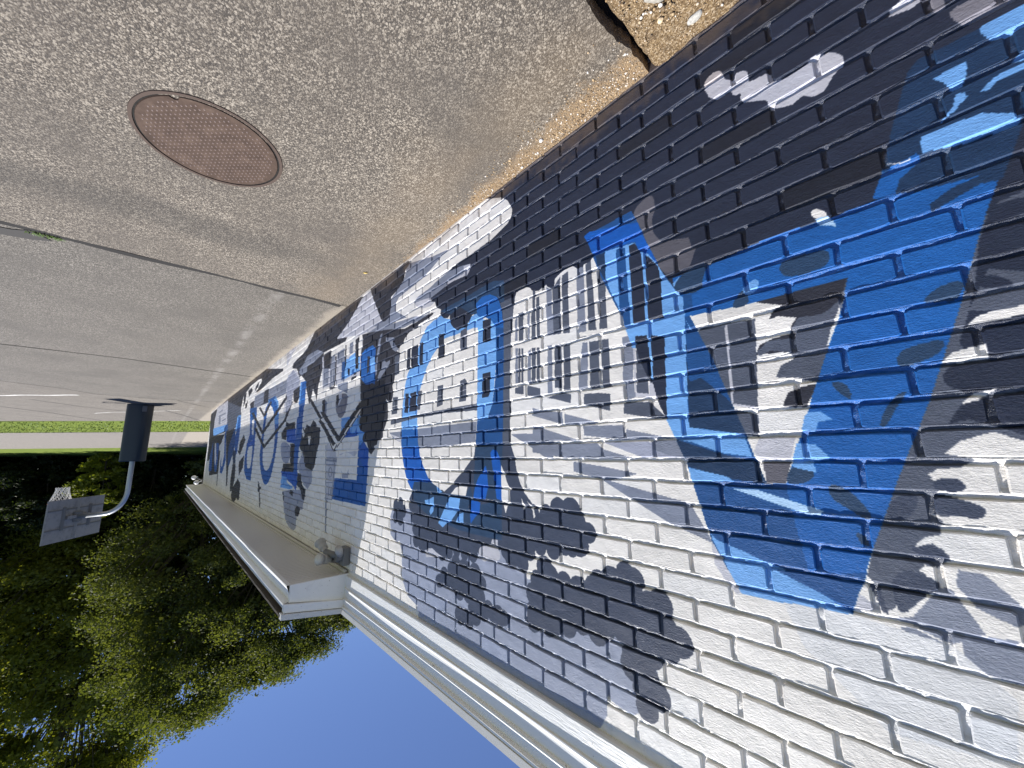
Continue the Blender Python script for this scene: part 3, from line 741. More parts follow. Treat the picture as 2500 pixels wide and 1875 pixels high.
# ends and back of the building so that it is a solid block
mesh_obj('end_wall', [(17.0, .0098, -.3), (17.0, 8.0, -.3), (17.0, 8.0, 2.5), (17.0, 4.1, 3.3), (17.0, .0098, 2.5)], [(0, 1, 2, 3, 4)], M_ALU, building)
mesh_obj('back_wall', [(17.0, 8.0, -.3), (-1.6, 8.0, -.3), (-1.6, 8.0, 2.5), (17.0, 8.0, 2.5)], [(0, 1, 2, 3)], M_ALU, building)
mesh_obj('near_end_wall', [(-1.6, 8.0, -.3), (-1.6, .0098, -.3), (-1.6, .0098, 2.6), (-1.6, 4.1, 3.3), (-1.6, 8.0, 2.5)], [(0, 1, 2, 3, 4)], M_ALU, building)

# ------------------------------------------------------------------ flood lights
M_LAMPBODY = mat('cast_grey_metal', (.16, .16, .155), .5); M_LENS = mat('lamp_glass', (.55, .54, .5), .22, .6); M_BULB = mat('bulb_housing', (.42, .41, .39), .45); M_GLOBE = mat('white_globe', (.75, .75, .73), .3)
def lamp_head(parent, p0, d, r):
    d = Vector(d).normalized(); bm = bmesh.new(); p0 = Vector(p0)
    prof = [(-.115, .020), (-.085, .022), (-.075, .034), (-.040, .036), (-.034, r * .62), (.0, r), (.010, r * .97)]
    bm_tube(bm, [p0 + d * t for t, _ in prof], [q for _, q in prof], 20); h = bm_obj('lamp_head', bm, M_BULB, parent, False)
    bm = bmesh.new(); bm_tube(bm, [p0 + d * t for t in (.010, .016, .024, .028)], [r * .90, r * .86, r * .6, r * .15], 20); bm_obj('lens', bm, M_LENS, h, True)
    return p0 - d * .115
fl = empty('flood_light', (3.36, -.02, 2.19)); tag(fl, 'grey twin-head flood light in the wall corner under the ribbed soffit', 'flood light', 'flood lights on the building')
o0 = Vector(fl.location); W_ = lambda p: Vector(p) - o0
bm = bmesh.new(); bm_box(bm, (-.055, -.035, -.06), (.055, .018, .075), .01); bm_tube(bm, [(0, -.03, 0), (0, -.075, .0)], [.045, .038], 14); bm_obj('base', bm, M_LAMPBODY, fl)
e1 = lamp_head(fl, W_((3.66, -.125, 2.135)), (.80, -.12, -.42), .046); e2 = lamp_head(fl, W_((3.455, -.185, 2.215)), (-.30, -.93, -.25), .047)
bm = bmesh.new(); bm_tube(bm, [(.01, -.06, .0), (.06, -.075, .0), e1], [.02, .024, .022], 10); bm_tube(bm, [(.01, -.06, .03), (.05, -.02, .05), e2], [.02, .024, .022], 10); bm_obj('arm', bm, M_LAMPBODY, fl, True)
bm = bmesh.new(); bm_tube(bm, [(-.03, -.05, -.01), (-.07, -.075, -.05), (-.095, -.09, -.075)], [.022, .03, .026], 12); bm_obj('motion_sensor', bm, M_BULB, fl, True)
fl2 = empty('flood_light', (17.03, -.02, 2.22)); tag(fl2, 'small white twin-bulb light peeping past the far end of the mural wall', 'flood light', 'flood lights on the building')
bm = bmesh.new(); bm_box(bm, (-.03, -.01, -.06), (.06, .09, .06), .01); bm_obj('base', bm, M_LAMPBODY, fl2)
for dx, dy, dz in ((.30, -.13, .06), (.30, -.21, -.10)):
    bm = bmesh.new(); bm_tube(bm, [(.04, .03, 0), (.18, dy * .4, dz * .5), (dx, dy, dz)], .018, 8); bm_obj('arm', bm, M_LAMPBODY, fl2, True)
    bm = bmesh.new(); bmesh.ops.create_icosphere(bm, subdivisions=2, radius=.075, matrix=Matrix.Translation((dx, dy, dz))); bm_obj('bulb', bm, M_GLOBE, fl2, True)

# ------------------------------------------------------------------ ground
def gz(x): return -.0065 * x
FN = Vector((.803, .596)); S_EDGE = 17.93
def terr(s):
    P = [(-60, -.16), (17.9, -.165), (18.2, -.13), (23.2, .02), (23.6, .0), (33, .66), (33.4, .72), (40, 1.14), (70, 2.2), (400, 6), (1500, 9)]
    for (a, za), (b, zb) in zip(P[:-1], P[1:]):
        if s <= b: return za + (zb - za) * (s - a) / (b - a)
    return P[-1][1]
def strip(name, s0, s1, M, t0=-120, t1=120, ns=6, nt=60, jit=0, dz=0, kind='structure'):
    T = Vector((-FN.y, FN.x)); vs, fs = [], []
    for i in range(ns + 1):
        s = s0 + (s1 - s0) * i / ns
        for j in range(nt + 1):
            t = t0 + (t1 - t0) * j / nt; e = (jit * mnoise.noise(Vector((t * .35, s0 if i == 0 else s1, 0))) if i in (0, ns) else 0)
            p = FN * (s + e) + T * t; vs.append((p.x, p.y, terr(s + e) + dz + .02 * mnoise.noise(Vector((p.x * .3, p.y * .3, 2)))))
    for i in range(ns):
        for j in range(nt): a = i * (nt + 1) + j; fs.append((a, a + 1, a + nt + 2, a + nt + 1))
    o = mesh_obj(name, vs, fs, M, None, True); o['kind'] = kind; return o
M_GRASS = mat('grass_ground', (.07, .12, .02), .9, .2); p = pos_n(M_GRASS)
L(M_GRASS, ramp_n(M_GRASS, noise_n(M_GRASS, p, 1.3, 6, .75), [(.3, (.075, .115, .012)), (.55, (.115, .155, .018)), (.8, (.16, .18, .035))]), bsdf(M_GRASS).inputs['Base Color'])
M_WOODFLOOR = mat('leaf_litter', (.03, .028, .018), .95, .1)
M_EARTH = mat('bitumen_base', (.022, .021, .02), .9, .2); p = pos_n(M_EARTH); L(M_EARTH, bump_n(M_EARTH, noise_n(M_EARTH, p, 40, 4), .8, .02), bsdf(M_EARTH).inputs['Normal'])
def asphalt(name, light, dark, tan, sand=False, scale=1.0):
    light, dark, tan = [tuple(q * f for q in col) for col, f in ((light, .60), (dark, .74), (tan, .60))]
    M = mat(name, rough=.72, spec=.35); p = pos_n(M); b = bsdf(M)
    sp = M.node_tree.nodes.new('ShaderNodeSeparateXYZ'); L(M, p, sp.inputs[0])
    v = M.node_tree.nodes.new('ShaderNodeTexVoronoi'); v.inputs['Scale'].default_value = 205 * scale; v.inputs['Randomness'].default_value = 1; L(M, p, v.inputs['Vector'])
    v2 = M.node_tree.nodes.new('ShaderNodeTexVoronoi'); v2.inputs['Scale'].default_value = 100 * scale; L(M, p, v2.inputs['Vector'])
    sr = M.node_tree.nodes.new('ShaderNodeSeparateColor'); L(M, v.outputs['Color'], sr.inputs[0])
    sr2 = M.node_tree.nodes.new('ShaderNodeSeparateColor'); L(M, v2.outputs['Color'], sr2.inputs[0])
    grain = ramp_n(M, sr.outputs[0], [(0, dark), (.30, tuple(d * 1.5 for d in dark)), (.52, tan), (.78, tuple((a + c) / 2 for a, c in zip(tan, light))), (1, light)])
    gap = ramp_n_fac(M, v.outputs['Distance'], .62, .9)
    c = mix_n(M, gap, grain, tuple(d * .75 for d in dark))
    big = math_n(M, 'MULTIPLY', ramp_n_fac(M, sr2.outputs[1], .80, .82), ramp_n_fac(M, v2.outputs['Distance'], .55, .42)); c = mix_n(M, big, c, tuple(min(1, a * 1.05) for a in light))
    blot = noise_n(M, p, 1.1, 5, .62); c = mix_n(M, math_n(M, 'MULTIPLY', ramp_n_fac(M, blot, .42, .72), .68), c, tuple(d * 1.7 for d in dark))
    st = M.node_tree.nodes.new('ShaderNodeMapping'); st.inputs['Scale'].default_value = (.35, 1.6, 1); L(M, p, st.inputs[0])
    wear = noise_n(M, st.outputs[0], 1.6, 4, .6); c = mix_n(M, math_n(M, 'MULTIPLY', ramp_n_fac(M, wear, .5, .75), .3), c, tan)
    if sand:
        sx = math_n(M, 'ADD', sp.outputs[0], math_n(M, 'MULTIPLY', noise_n(M, p, 1.7, 4, .6), .5)); bd = math_n(M, 'MULTIPLY', ramp_n_fac(M, math_n(M, 'ABSOLUTE', math_n(M, 'SUBTRACT', sx, 3.22)), .26, .05), ramp_n_fac(M, sp.outputs[1], -.25, -.9)); c = mix_n(M, math_n(M, 'MULTIPLY', bd, .45), c, (.045, .042, .038))
        # soil washed along the foot of the wall, dying out towards x = 2.4
        yy = math_n(M, 'ADD', sp.outputs[1], math_n(M, 'MULTIPLY', math_n(M, 'SUBTRACT', noise_n(M, p, 7, 6, .7), .5), .22))
        lim = math_n(M, 'ADD', math_n(M, 'MULTIPLY', sp.outputs[0], .062), -.165)
        ms = ramp_n_fac(M, math_n(M, 'SUBTRACT', yy, lim), -.035, .05)
        ms = math_n(M, 'MULTIPLY', ms, ramp_n_fac(M, noise_n(M, p, 120, 3, .7), .25, .6))
        sc = ramp_n(M, noise_n(M, p, 260, 3, .8), [(.25, (.075, .05, .03)), (.5, (.26, .175, .095)), (.75, (.45, .34, .21))]); c = mix_n(M, ms, c, sc)
        hz = ramp_n_fac(M, math_n(M, 'ADD', math_n(M, 'ABSOLUTE', math_n(M, 'ADD', sp.outputs[1], .25)), math_n(M, 'MULTIPLY', noise_n(M, p, 2.2, 3), .6)), .62, .25)
        c = mix_n(M, math_n(M, 'MULTIPLY', hz, .26), c, (.22, .165, .105), 'MIX')
    else:
        # pale rub line running along the wall about half a metre out
        hz = ramp_n_fac(M, math_n(M, 'ADD', math_n(M, 'ABSOLUTE', math_n(M, 'ADD', sp.outputs[1], .585)), math_n(M, 'MULTIPLY', noise_n(M, p, 6, 3), .10)), .13, .06)
        c = mix_n(M, math_n(M, 'MULTIPLY', math_n(M, 'MULTIPLY', hz, ramp_n_fac(M, noise_n(M, p, 3.2, 5, .7), .4, .62)), .42), c, (.30, .285, .265))
        ws = ramp_n_fac(M, math_n(M, 'ADD', sp.outputs[1], math_n(M, 'MULTIPLY', noise_n(M, p, 5, 4), .2)), -.02, .09); c = mix_n(M, math_n(M, 'MULTIPLY', ws, .6), c, (.33, .29, .235))
    L(M, c, b.inputs['Base Color'])
    h = math_n(M, 'SUBTRACT', 1.0, v.outputs['Distance']); L(M, bump_n(M, h, .75, .006), b.inputs['Normal'])
    return M
A1 = asphalt('worn_tan_asphalt', (.53, .47, .385), (.070, .061, .052), (.195, .164, .130), True)
A2 = asphalt('grey_asphalt', (.42, .385, .335), (.070, .064, .056), (.172, .154, .130))
A3 = asphalt('pale_far_asphalt', (.45, .41, .355), (.085, .076, .066), (.215, .19, .16))
A4 = asphalt('road_asphalt', (.44, .40, .36), (.12, .11, .10), (.29, .262, .235))
def jag(pts, amp, step=.12, closed=True):
    out = []
    for a, b in zip(pts, pts[1:] + pts[:1]):
        n = max(1, int(math.dist(a[:2], b[:2]) / step)) if abs(a[1]) < 6 and abs(b[1]) < 9 else 6
        n = min(n, 90)
        for t in range(n):
            x, y = a[0] + (b[0] - a[0]) * t / n, a[1] + (b[1] - a[1]) * t / n
            if y < .015 and y > -11.9: x += amp * mnoise.noise(Vector((x * 3, y * 3, 1))) * 1.6 + amp * .6 * mnoise.noise(Vector((x * 14, y * 14, 5))); y += amp * .7 * mnoise.noise(Vector((x * 9, y * 9, 3)))
            out.append((x, y))
    return out
def slab(name, pts, M, amp, thick=.09, dz=0):
    q = jag(pts, amp); bm = bmesh.new(); top = [bm.verts.new((x, y, gz(x) + dz)) for x, y in q]; bm.faces.new(top)
    low = [bm.verts.new((x, y, gz(x) + dz - thick)) for x, y in q]
    for i in range(len(q)): bm.faces.new((top[i], top[(i + 1) % len(q)], low[(i + 1) % len(q)], low[i]))
    bmesh.ops.triangulate(bm, faces=[f for f in bm.faces if len(f.verts) > 4])
    o = bm_obj(name, bm, M); o['kind'] = 'structure'; return o
G1, G2, G3 = .013, .008, .009
j1 = [(3.77, .03), (3.765, -.05), (3.72, -1.30), (3.685, -2.09), (3.50, -6), (3.2, -12)]
j2 = [(8.64, .03), (8.60, -.1), (8.10, -1.77), (8.0, -2.9), (7.8, -6), (7.3, -12)]
j3 = [(13.72, .03), (13.6, -.6), (13.75, -1.4), (13.5, -2.5), (12.72, -2.94), (12.13, -3.66), (10.6, -6), (8.6, -12)]
off = lambda l, d: [(x + d, y) for x, y in l]
brk = [(.572, .03), (.568, -.06), (.575, -.146), (.588, -.20), (.592, -.29), (.580, -.372), (.50, -.62), (.1, -.82), (-.8, -.95), (-1.7, -.9), (-2.4, .03)]
slab('pavement', off(j1, -G1) + [(-6, -12), (-6, .03)] + [(x + .008 * mnoise.noise(Vector((y * 35, 7, 0))), y) for (x0_, y0_), (x1_, y1_) in zip(brk[::-1][:-1], brk[::-1][1:]) for x, y in [(x0_ + (x1_ - x0_) * t / 7, y0_ + (y1_ - y0_) * t / 7) for t in range(7)]] + [brk[0]], A1, .006)
slab('pavement', off(j2, -G2) + off(j1, G1)[::-1], A2, .006, dz=-.004)
slab('pavement', off(j3, -G3) + off(j2, G2)[::-1], A2, .006, dz=-.002)
slab('pavement', [(22.31, .03), (31.2, -12)] + off(j3, G3)[::-1], A3, .006)
mesh_obj('pavement', [(17.02, .03, gz(17)), (22.31, .03, gz(22.3)), (14.5, 10.5, -.13), (-6, 10.5, .03), (-6, 8.02, .03), (17.02, 8.02, gz(17))], [(0, 1, 2, 5), (2, 3, 4, 5)], A3)['kind'] = 'structure'
b_ = mesh_obj('subbase', [(-8, -12.5, -.035), (33, -12.5, -.22), (22.4, .6, -.165), (-8, .6, .0)], [(0, 1, 2, 3)], M_EARTH); b_['kind'] = 'structure'
for v in b_.data.vertices: v.co.z = gz(v.co.x) - .032 if v.co.x > -1 else -.03
# the broken corner: a bed of sandy soil lower than the pavement
M_SAND = mat('sandy_soil', rough=.95, spec=.15); p = pos_n(M_SAND)
c = ramp_n(M_SAND, noise_n(M_SAND, p, 210, 4, .8), [(.25, (.10, .066, .034)), (.48, (.30, .205, .11)), (.75, (.50, .38, .24))]); c = mix_n(M_SAND, math_n(M_SAND, 'MULTIPLY', ramp_n_fac(M_SAND, noise_n(M_SAND, p, 14, 4, .6), .5, .7), .45), c, (.17, .12, .08)); L(M_SAND, c, bsdf(M_SAND).inputs['Base Color'])
vs_ = M_SAND.node_tree.nodes.new('ShaderNodeTexVoronoi'); vs_.inputs['Scale'].default_value = 260; L(M_SAND, p, vs_.inputs['Vector']); sq = M_SAND.node_tree.nodes.new('ShaderNodeSeparateColor'); L(M_SAND, vs_.outputs['Color'], sq.inputs[0]); c = mix_n(M_SAND, .62, c, ramp_n(M_SAND, sq.outputs[0], [(0, (.035, .024, .014)), (.35, (.16, .10, .05)), (.7, (.40, .29, .16)), (1, (.72, .60, .44))])); c = mix_n(M_SAND, math_n(M_SAND, 'MULTIPLY', ramp_n_fac(M_SAND, noise_n(M_SAND, p, 22, 5, .65), .5, .68), .6), c, (.10, .07, .045)); L(M_SAND, c, bsdf(M_SAND).inputs['Base Color'])
L(M_SAND, bump_n(M_SAND, noise_n(M_SAND, p, 160, 5, .75), 1, .012), bsdf(M_SAND).inputs['Normal'])
sv, sf = [], []; nx, ny = 150, 66
for j in range(ny + 1):
    for i in range(nx + 1):
        x = -1.8 + 2.36 * i / nx; y = -.86 + .88 * j / ny
        z = -.016 + .012 * mnoise.noise(Vector((x * 7, y * 7, 0))) + .008 * mnoise.noise(Vector((x * 26, y * 26, 0))) + .004 * mnoise.noise(Vector((x * 75, y * 75, 0)))
        e = min(1, max(0, (.566 + .010 * mnoise.noise(Vector((y * 14, 0, 0))) + .006 * mnoise.noise(Vector((y * 60, 3, 0))) - x) / .03)); z -= .06 * (1 - e) ** 1.2
        z += .02 * max(0, 1 + y / .12) * .6; sv.append((x, y, z))
for j in range(ny):
    for i in range(nx): a = j * (nx + 1) + i; sf.append((a, a + 1, a + nx + 2, a + nx + 1))
tag(mesh_obj('soil', sv, sf, M_SAND, None, True), kind='structure')
# pebbles and grit along the foot of the wall (nobody could count them)
M_GRIT = mat('grit', (.4, .3, .2), .85); g_ = M_GRIT.node_tree.nodes.new('ShaderNodeNewGeometry'); L(M_GRIT, ramp_n(M_GRIT, g_.outputs['Random Per Island'], [(0, (.08, .06, .045)), (.35, (.30, .2, .1)), (.7, (.46, .34, .2)), (.93, (.6, .55, .48)), (1, (.75, .72, .68))]), bsdf(M_GRIT).inputs['Base Color'])
ico = bmesh.new(); bmesh.ops.create_icosphere(ico, subdivisions=1, radius=1); iv = np.array([v.co[:] for v in ico.verts], np.float32)[:, :3]; fi = np.array([[v.index for v in f.verts] for f in ico.faces]); ico.free()
gv, gf = [], []
for i in range(4200):
    if i < 2200: x, y = random.uniform(-.3, .54), -random.uniform(.0, .48); zb = -.008
    else: x = .58 + abs(random.gauss(0, .75)); y = -abs(random.gauss(0, .05 + .03 * max(0, 1.6 - x))) - .004; zb = gz(x)
    if y < -.5: continue
    r = random.choice((.0012, .0016, .0022, .003)) * random.uniform(.8, 1.5) * (1.7 if random.random() < .04 else 1)
    s = np.array([r * random.uniform(.8, 1.4), r * random.uniform(.8, 1.3), r * random.uniform(.5, .9)]); a = random.uniform(0, 6.28); R = np.array([[math.cos(a), -math.sin(a), 0], [math.sin(a), math.cos(a), 0], [0, 0, 1]])
    gv.append((iv * (1 + rng.normal(0, .12, iv.shape)) * s) @ R.T + np.array([x, y, zb + r * .3])); gf.append(fi + 12 * (len(gv) - 1))
tag(np_mesh('gravel', np.concatenate(gv), np.concatenate(gf), M_GRIT), kind='stuff')
def stone(x, y, z, r, col, lab):
    bm = bmesh.new(); bmesh.ops.create_icosphere(bm, subdivisions=3, radius=1)
    for v in bm.verts:
        n = 1 + .22 * mnoise.noise(v.co * 1.3 + Vector((x * 50, y, 0))) + .08 * mnoise.noise(v.co * 4 + Vector((y * 50, 0, 0))); v.co = Vector((v.co.x * r[0] * n, v.co.y * r[1] * n, v.co.z * r[2] * n))
    M = mat('stone_' + str(len(bpy.data.materials)), col, .85, .3); pp = pos_n(M); L(M, ramp_n(M, noise_n(M, pp, 120, 5, .7), [(.3, tuple(c * .6 for c in col)), (.7, tuple(min(1, c * 1.25) for c in col))]), bsdf(M).inputs['Base Color'])
    o = bm_obj('stone', bm, M, None, True); o.location = (x, y, z); tag(o, lab, 'stone', 'loose stones in the soil at the wall foot')
stone(.452, -.135, -.008, (.010, .008, .007), (.72, .56, .36), 'small round cream pebble on the orange soil beside the broken pavement edge')
stone(.372, -.060, -.004, (.026, .014, .008), (.38, .37, .34), 'flat grey stone half sunk in the orange soil against the wall foot')
stone(.49, -.19, -.009, (.006, .005, .005), (.55, .5, .42), 'tiny pale pebble lying nearest the broken black pavement edge')
stone(.40, -.225, -.008, (.055, .035, .016), (.36, .34, .30), 'largest weathered grey stone showing through the orange soil')
stone(1.062, -.072, gz(1.06) + .004, (.011, .008, .007), (.78, .76, .72), 'white chip of stone on the sandy drift along the wall foot')
# beyond the lot: verge, road, verge, wood floor, far ground
strip('grass_verge', 17.93, 23.3, M_GRASS, ns=10, jit=.05)
strip('road', 23.2, 33.2, A4, ns=10, dz=.012)
strip('grass_verge', 33.05, 44, M_GRASS, ns=12, jit=.5, dz=.02)
strip('ground', 43.5, 1500, M_WOODFLOOR, t0=-900, t1=900, ns=30, nt=40)
gb = mesh_obj('ground', [(-700, -700, -.5), (900, -700, -.5), (900, 900, -.5), (-700, 900, -.5)], [(0, 1, 2, 3)], M_GRASS); gb['kind'] = 'structure'
# short blades on both verges
M_BLADE = mat('grass_blades', (.10, .16, .03), .6, .3); g_ = M_BLADE.node_tree.nodes.new('ShaderNodeNewGeometry'); L(M_BLADE, ramp_n(M_BLADE, g_.outputs['Random Per Island'], [(0, (.06, .11, .014)), (.6, (.13, .20, .03)), (1, (.24, .25, .07))]), bsdf(M_BLADE).inputs['Base Color'])
n = 26000; s = np.where(rng.random(n) < .55, rng.uniform(18.0, 23.1, n), rng.uniform(33.4, 43, n)); t = rng.uniform(-34, 16, n)
px_, py_ = FN.x * s - FN.y * t, FN.y * s + FN.x * t; hgt = rng.uniform(.025, .06, n); a = rng.uniform(0, 6.28, n); wd = rng.uniform(.015, .03, n); zz = np.array([terr(v) for v in s])
dx, dy = np.cos(a) * wd, np.sin(a) * wd; lx, ly = rng.normal(0, .04, n), rng.normal(0, .04, n)
v = np.stack([np.stack([px_ - dx, py_ - dy, zz - .01], 1), np.stack([px_ + dx, py_ + dy, zz - .01], 1), np.stack([px_ + lx, py_ + ly, zz + hgt], 1)], 1).reshape(-1, 3)
tag(np_mesh('grass', v, np.arange(3 * n).reshape(-1, 3), M_BLADE), kind='stuff')
# painted bay line and old cracks on the far slab
M_LINE = mat('worn_white_paint', (.68, .67, .64), .7); p = pos_n(M_LINE); L(M_LINE, mix_n(M_LINE, ramp_n_fac(M_LINE, noise_n(M_LINE, p, 25, 4, .7), .5, .62), (.70, .69, .66), (.3, .28, .25)), bsdf(M_LINE).inputs['Base Color'])
M_TAR = mat('crack_tar', (.03, .028, .026), .8); M_SEAL = mat('joint_sealant_and_shade', (.032, .031, .030), .9, .15)
def ribbon(name, pts, w, M, dz=.004, lab=None, cat=None):
    vs, fs = [], []; pts = [Vector(q) for q in pts]; fine = []
    for a, b in zip(pts[:-1], pts[1:]):
        k = max(2, int((b - a).length / .15)); fine += [a.lerp(b, i / k) for i in range(k)]
    fine.append(pts[-1])
    for i, q in enumerate(fine):
        d = (fine[min(i + 1, len(fine) - 1)] - fine[max(i - 1, 0)]).normalized(); nrm = Vector((-d.y, d.x)); wv = w * (1 + .35 * mnoise.noise(Vector((q.x * 4, q.y * 4, 1)))) / 2; q = q + nrm * w * .8 * mnoise.noise(Vector((q.x * 2, q.y * 2, 8)))
        for sgn in (-1, 1): r = q + nrm * wv * sgn; vs.append((r.x, r.y, gz(r.x) + dz))
    for i in range(len(fine) - 1): fs.append((2 * i, 2 * i + 1, 2 * i + 3, 2 * i + 2))
    o = mesh_obj(name, vs, fs, M); o['kind'] = 'structure'; return o
ribbon('road_marking', [(13.92, -2.83), (15.13, -4.21), (19.0, -8.8)], .09, M_LINE)
ribbon('road_marking', [(17.0, -.8), (19.2, -2.6), (20.0, -3.05)], .05, M_LINE)
for l, w in (([(15.8, -3.85), (17.3, -3.1), (20, -1.2)], .03), ([(13.8, -1.0), (15.4, -.2)], .03), ([(17.8, -5.2), (20.5, -4.2), (24.2, -3.2)], .05), ([(16.6, -6.0), (21.5, -6.6)], .05), ([(17.4, -1.2), (19.5, -.6), (22, .0)], .05), ([(18.5, -7.5), (25.5, -6.0)], .04)): ribbon('pavement_crack', l, w, M_TAR)
ribbon('pavement_patch', [(3.86, -2.16), (3.80, -2.05), (3.735, -1.97)], .13, M_TAR, .001)
ribbon('pavement_joint', [(q[0] + .030, q[1]) for q in j1[1:5]], .062, M_SEAL, -.0025); ribbon('pavement_joint', [(q[0] + .012, q[1]) for q in j2[1:5]], .022, M_SEAL, -.001)  # first joint's sealant strip widened to paint in shading along the slab step

# ------------------------------------------------------------------ manhole cover
M_RUST = mat('rusty_iron', rough=.75, spec=.2); p = pos_n(M_RUST); L(M_RUST, ramp_n(M_RUST, noise_n(M_RUST, p, 16, 6, .7), [(.3, (.040, .026, .019)), (.55, (.072, .048, .036)), (.8, (.125, .09, .068))]), bsdf(M_RUST).inputs['Base Color']); L(M_RUST, bump_n(M_RUST, noise_n(M_RUST, p, 190, 3), .35, .003), bsdf(M_RUST).inputs['Normal'])
M_STUD = mat('polished_stud', (.22, .165, .145), .5, .4); M_RIM = mat('rim_iron', (.075, .055, .045), .8, .2)
mh = empty('manhole_cover', (2.09, -1.19, gz(2.09))); tag(mh, 'round rusty manhole cover with rows of small studs set in the tan pavement', 'manhole cover')
def ring(bm, r0, r1, z0, z1, n=96, wob=0):
    A_, B_, C_, D_ = [], [], [], []
    for k in range(n):
        a = 2 * math.pi * k / n; e = wob * mnoise.noise(Vector((math.cos(a) * 3, math.sin(a) * 3, 0)))
        for l, r, z in ((A_, r1 + e, z0), (B_, r1 + e - .002, z1), (C_, r0, z1), (D_, r0, z0)): l.append(bm.verts.new((r * math.cos(a), r * math.sin(a), z)))
    for P_, Q_ in ((A_, B_), (B_, C_), (C_, D_)):
        for k in range(n): bm.faces.new((P_[k], P_[(k + 1) % n], Q_[(k + 1) % n], Q_[k]))
bm = bmesh.new(); ring(bm, .268, .283, -.003, .006, wob=.003); bm_obj('frame', bm, M_RIM, mh)
bm = bmesh.new(); bmesh.ops.create_circle(bm, cap_ends=True, radius=.268, segments=64, matrix=Matrix.Translation((0, 0, .0012))); bm_obj('seat', bm, M_EARTH, mh)
bm = bmesh.new(); top, bot = [], []
for k in range(128):
    a = 2 * math.pi * k / 128; r = .2605
    if abs(((math.degrees(a) - 212 + 180) % 360) - 180) < 3.6: r = .246
    top.append(bm.verts.new(((r - .002) * math.cos(a), (r - .002) * math.sin(a), .0065))); bot.append(bm.verts.new((r * math.cos(a), r * math.sin(a), .0013)))
bm.faces.new(top)
for k in range(128): bm.faces.new((bot[k], bot[(k + 1) % 128], top[(k + 1) % 128], top[k]))
lid = bm_obj('lid', bm, M_RUST, mh)
bm = bmesh.new(); n = 0
for i in range(-12, 13):
    for j in range(-12, 13):
        x, y = i * .0195, j * .0195
        if math.hypot(x, y) > .238: continue
        vs = [bm.verts.new((x + .0042 * math.cos(q * math.pi / 3), y + .0042 * math.sin(q * math.pi / 3), .0064)) for q in range(6)]; vt = [bm.verts.new((x + .0026 * math.cos(q * math.pi / 3), y + .0026 * math.sin(q * math.pi / 3), .0088)) for q in range(6)]
        bm.faces.new(vt)
        for q in range(6): bm.faces.new((vs[q], vs[(q + 1) % 6], vt[(q + 1) % 6], vt[q]))
bmesh.ops.rotate(bm, verts=bm.verts, cent=(0, 0, 0), matrix=Matrix.Rotation(math.radians(42), 3, 'Z'))
st = bm_obj('studs', bm, M_STUD, lid); st['kind'] = 'stuff'

# ------------------------------------------------------------------ weed in the joint, fallen leaf
M_WEED = mat('weed_green', (.10, .16, .03), .5)
wd_ = empty('weed', (3.745, -1.925, gz(3.745) - .02)); tag(wd_, 'tuft of bright green weed growing out of the pavement joint', 'weed')
bm = bmesh.new()
for i in range(150):
    t = random.uniform(-1, 1); b0 = Vector((random.gauss(0, .01), t * .075, .012)); a = random.uniform(0, 6.28); ln = random.uniform(.012, .035); d = Vector((math.cos(a), math.sin(a), random.uniform(.3, 1.3))).normalized(); s_ = d.cross(Vector((0, 0, 1))).normalized() * random.uniform(.002, .0045)
    bm.faces.new([bm.verts.new(q) for q in (b0, b0 + d * ln * .5 + s_, b0 + d * ln, b0 + d * ln * .5 - s_)])
bm_obj('foliage', bm, M_WEED, wd_)
M_LEAF = mat('yellow_leaf', (.62, .45, .10), .6); lf = [(0, -.022, .0), (.009, -.008, .004), (.008, .008, .003), (0, .022, .006), (-.009, .008, .007), (-.010, -.008, .005), (0, 0, 0)]
o = mesh_obj('fallen_leaf', lf, [(0, 1, 6), (1, 2, 6), (2, 3, 6), (3, 4, 6), (4, 5, 6), (5, 0, 6)], M_LEAF); o.location = (2.913, -.154, gz(2.9) + .002); o.rotation_euler = (0, 0, .8); tag(o, 'single small yellow leaf lying on the pavement near the wall', 'leaf')

# ------------------------------------------------------------------ basketball hoop
M_GALV = mat('galvanised_pole', (.42, .44, .46), .42, .5, .55); M_PAD = mat('navy_vinyl_pad', (.016, .030, .046), .42, .4); M_BOARD = mat('backboard_back', (.40, .40, .405), .6); p = pos_n(M_BOARD); L(M_BOARD, mix_n(M_BOARD, ramp_n_fac(M_BOARD, noise_n(M_BOARD, p, 6, 5, .7), .45, .7), (.27, .265, .262), (.19, .187, .185)), bsdf(M_BOARD).inputs['Base Color'])
M_BRKT = mat('bracket_steel', (.16, .16, .165), .6, .5, .3); M_RIMO = mat('rim_orange', (.55, .12, .02), .45); M_NET = mat('white_net', (.78, .77, .74), .7)
HP = Vector((15.68, -1.75, gz(15.68))); hp = empty('basketball_hoop', HP); tag(hp, 'basketball hoop on a curved grey pole with a navy padded base', 'basketball hoop')
AD = Vector((.49, -.87, 0)).normalized(); AS = Vector((AD.y, -AD.x, 0)); BC = Vector((16.27, -2.70, 0)) - Vector((HP.x, HP.y, 0)); ba = BC.dot(AD)
def hl(a, s, z): v_ = AD * a + AS * s; return Vector((v_.x, v_.y, z - HP.z))
so_ = BC.dot(AS)
bm = bmesh.new(); pad_h = 1.63; ringv = []
for i, (z, r) in enumerate(((0.0, .245), (.01, .255), (.55, .252), (1.1, .248), (pad_h - .02, .244), (pad_h, .236))):
    ringv.append([bm.verts.new((r * math.copysign(abs(math.cos(2 * math.pi * k / 40)) ** .55, math.cos(2 * math.pi * k / 40)), r * math.copysign(abs(math.sin(2 * math.pi * k / 40)) ** .55, math.sin(2 * math.pi * k / 40)), z)) for k in range(40)])
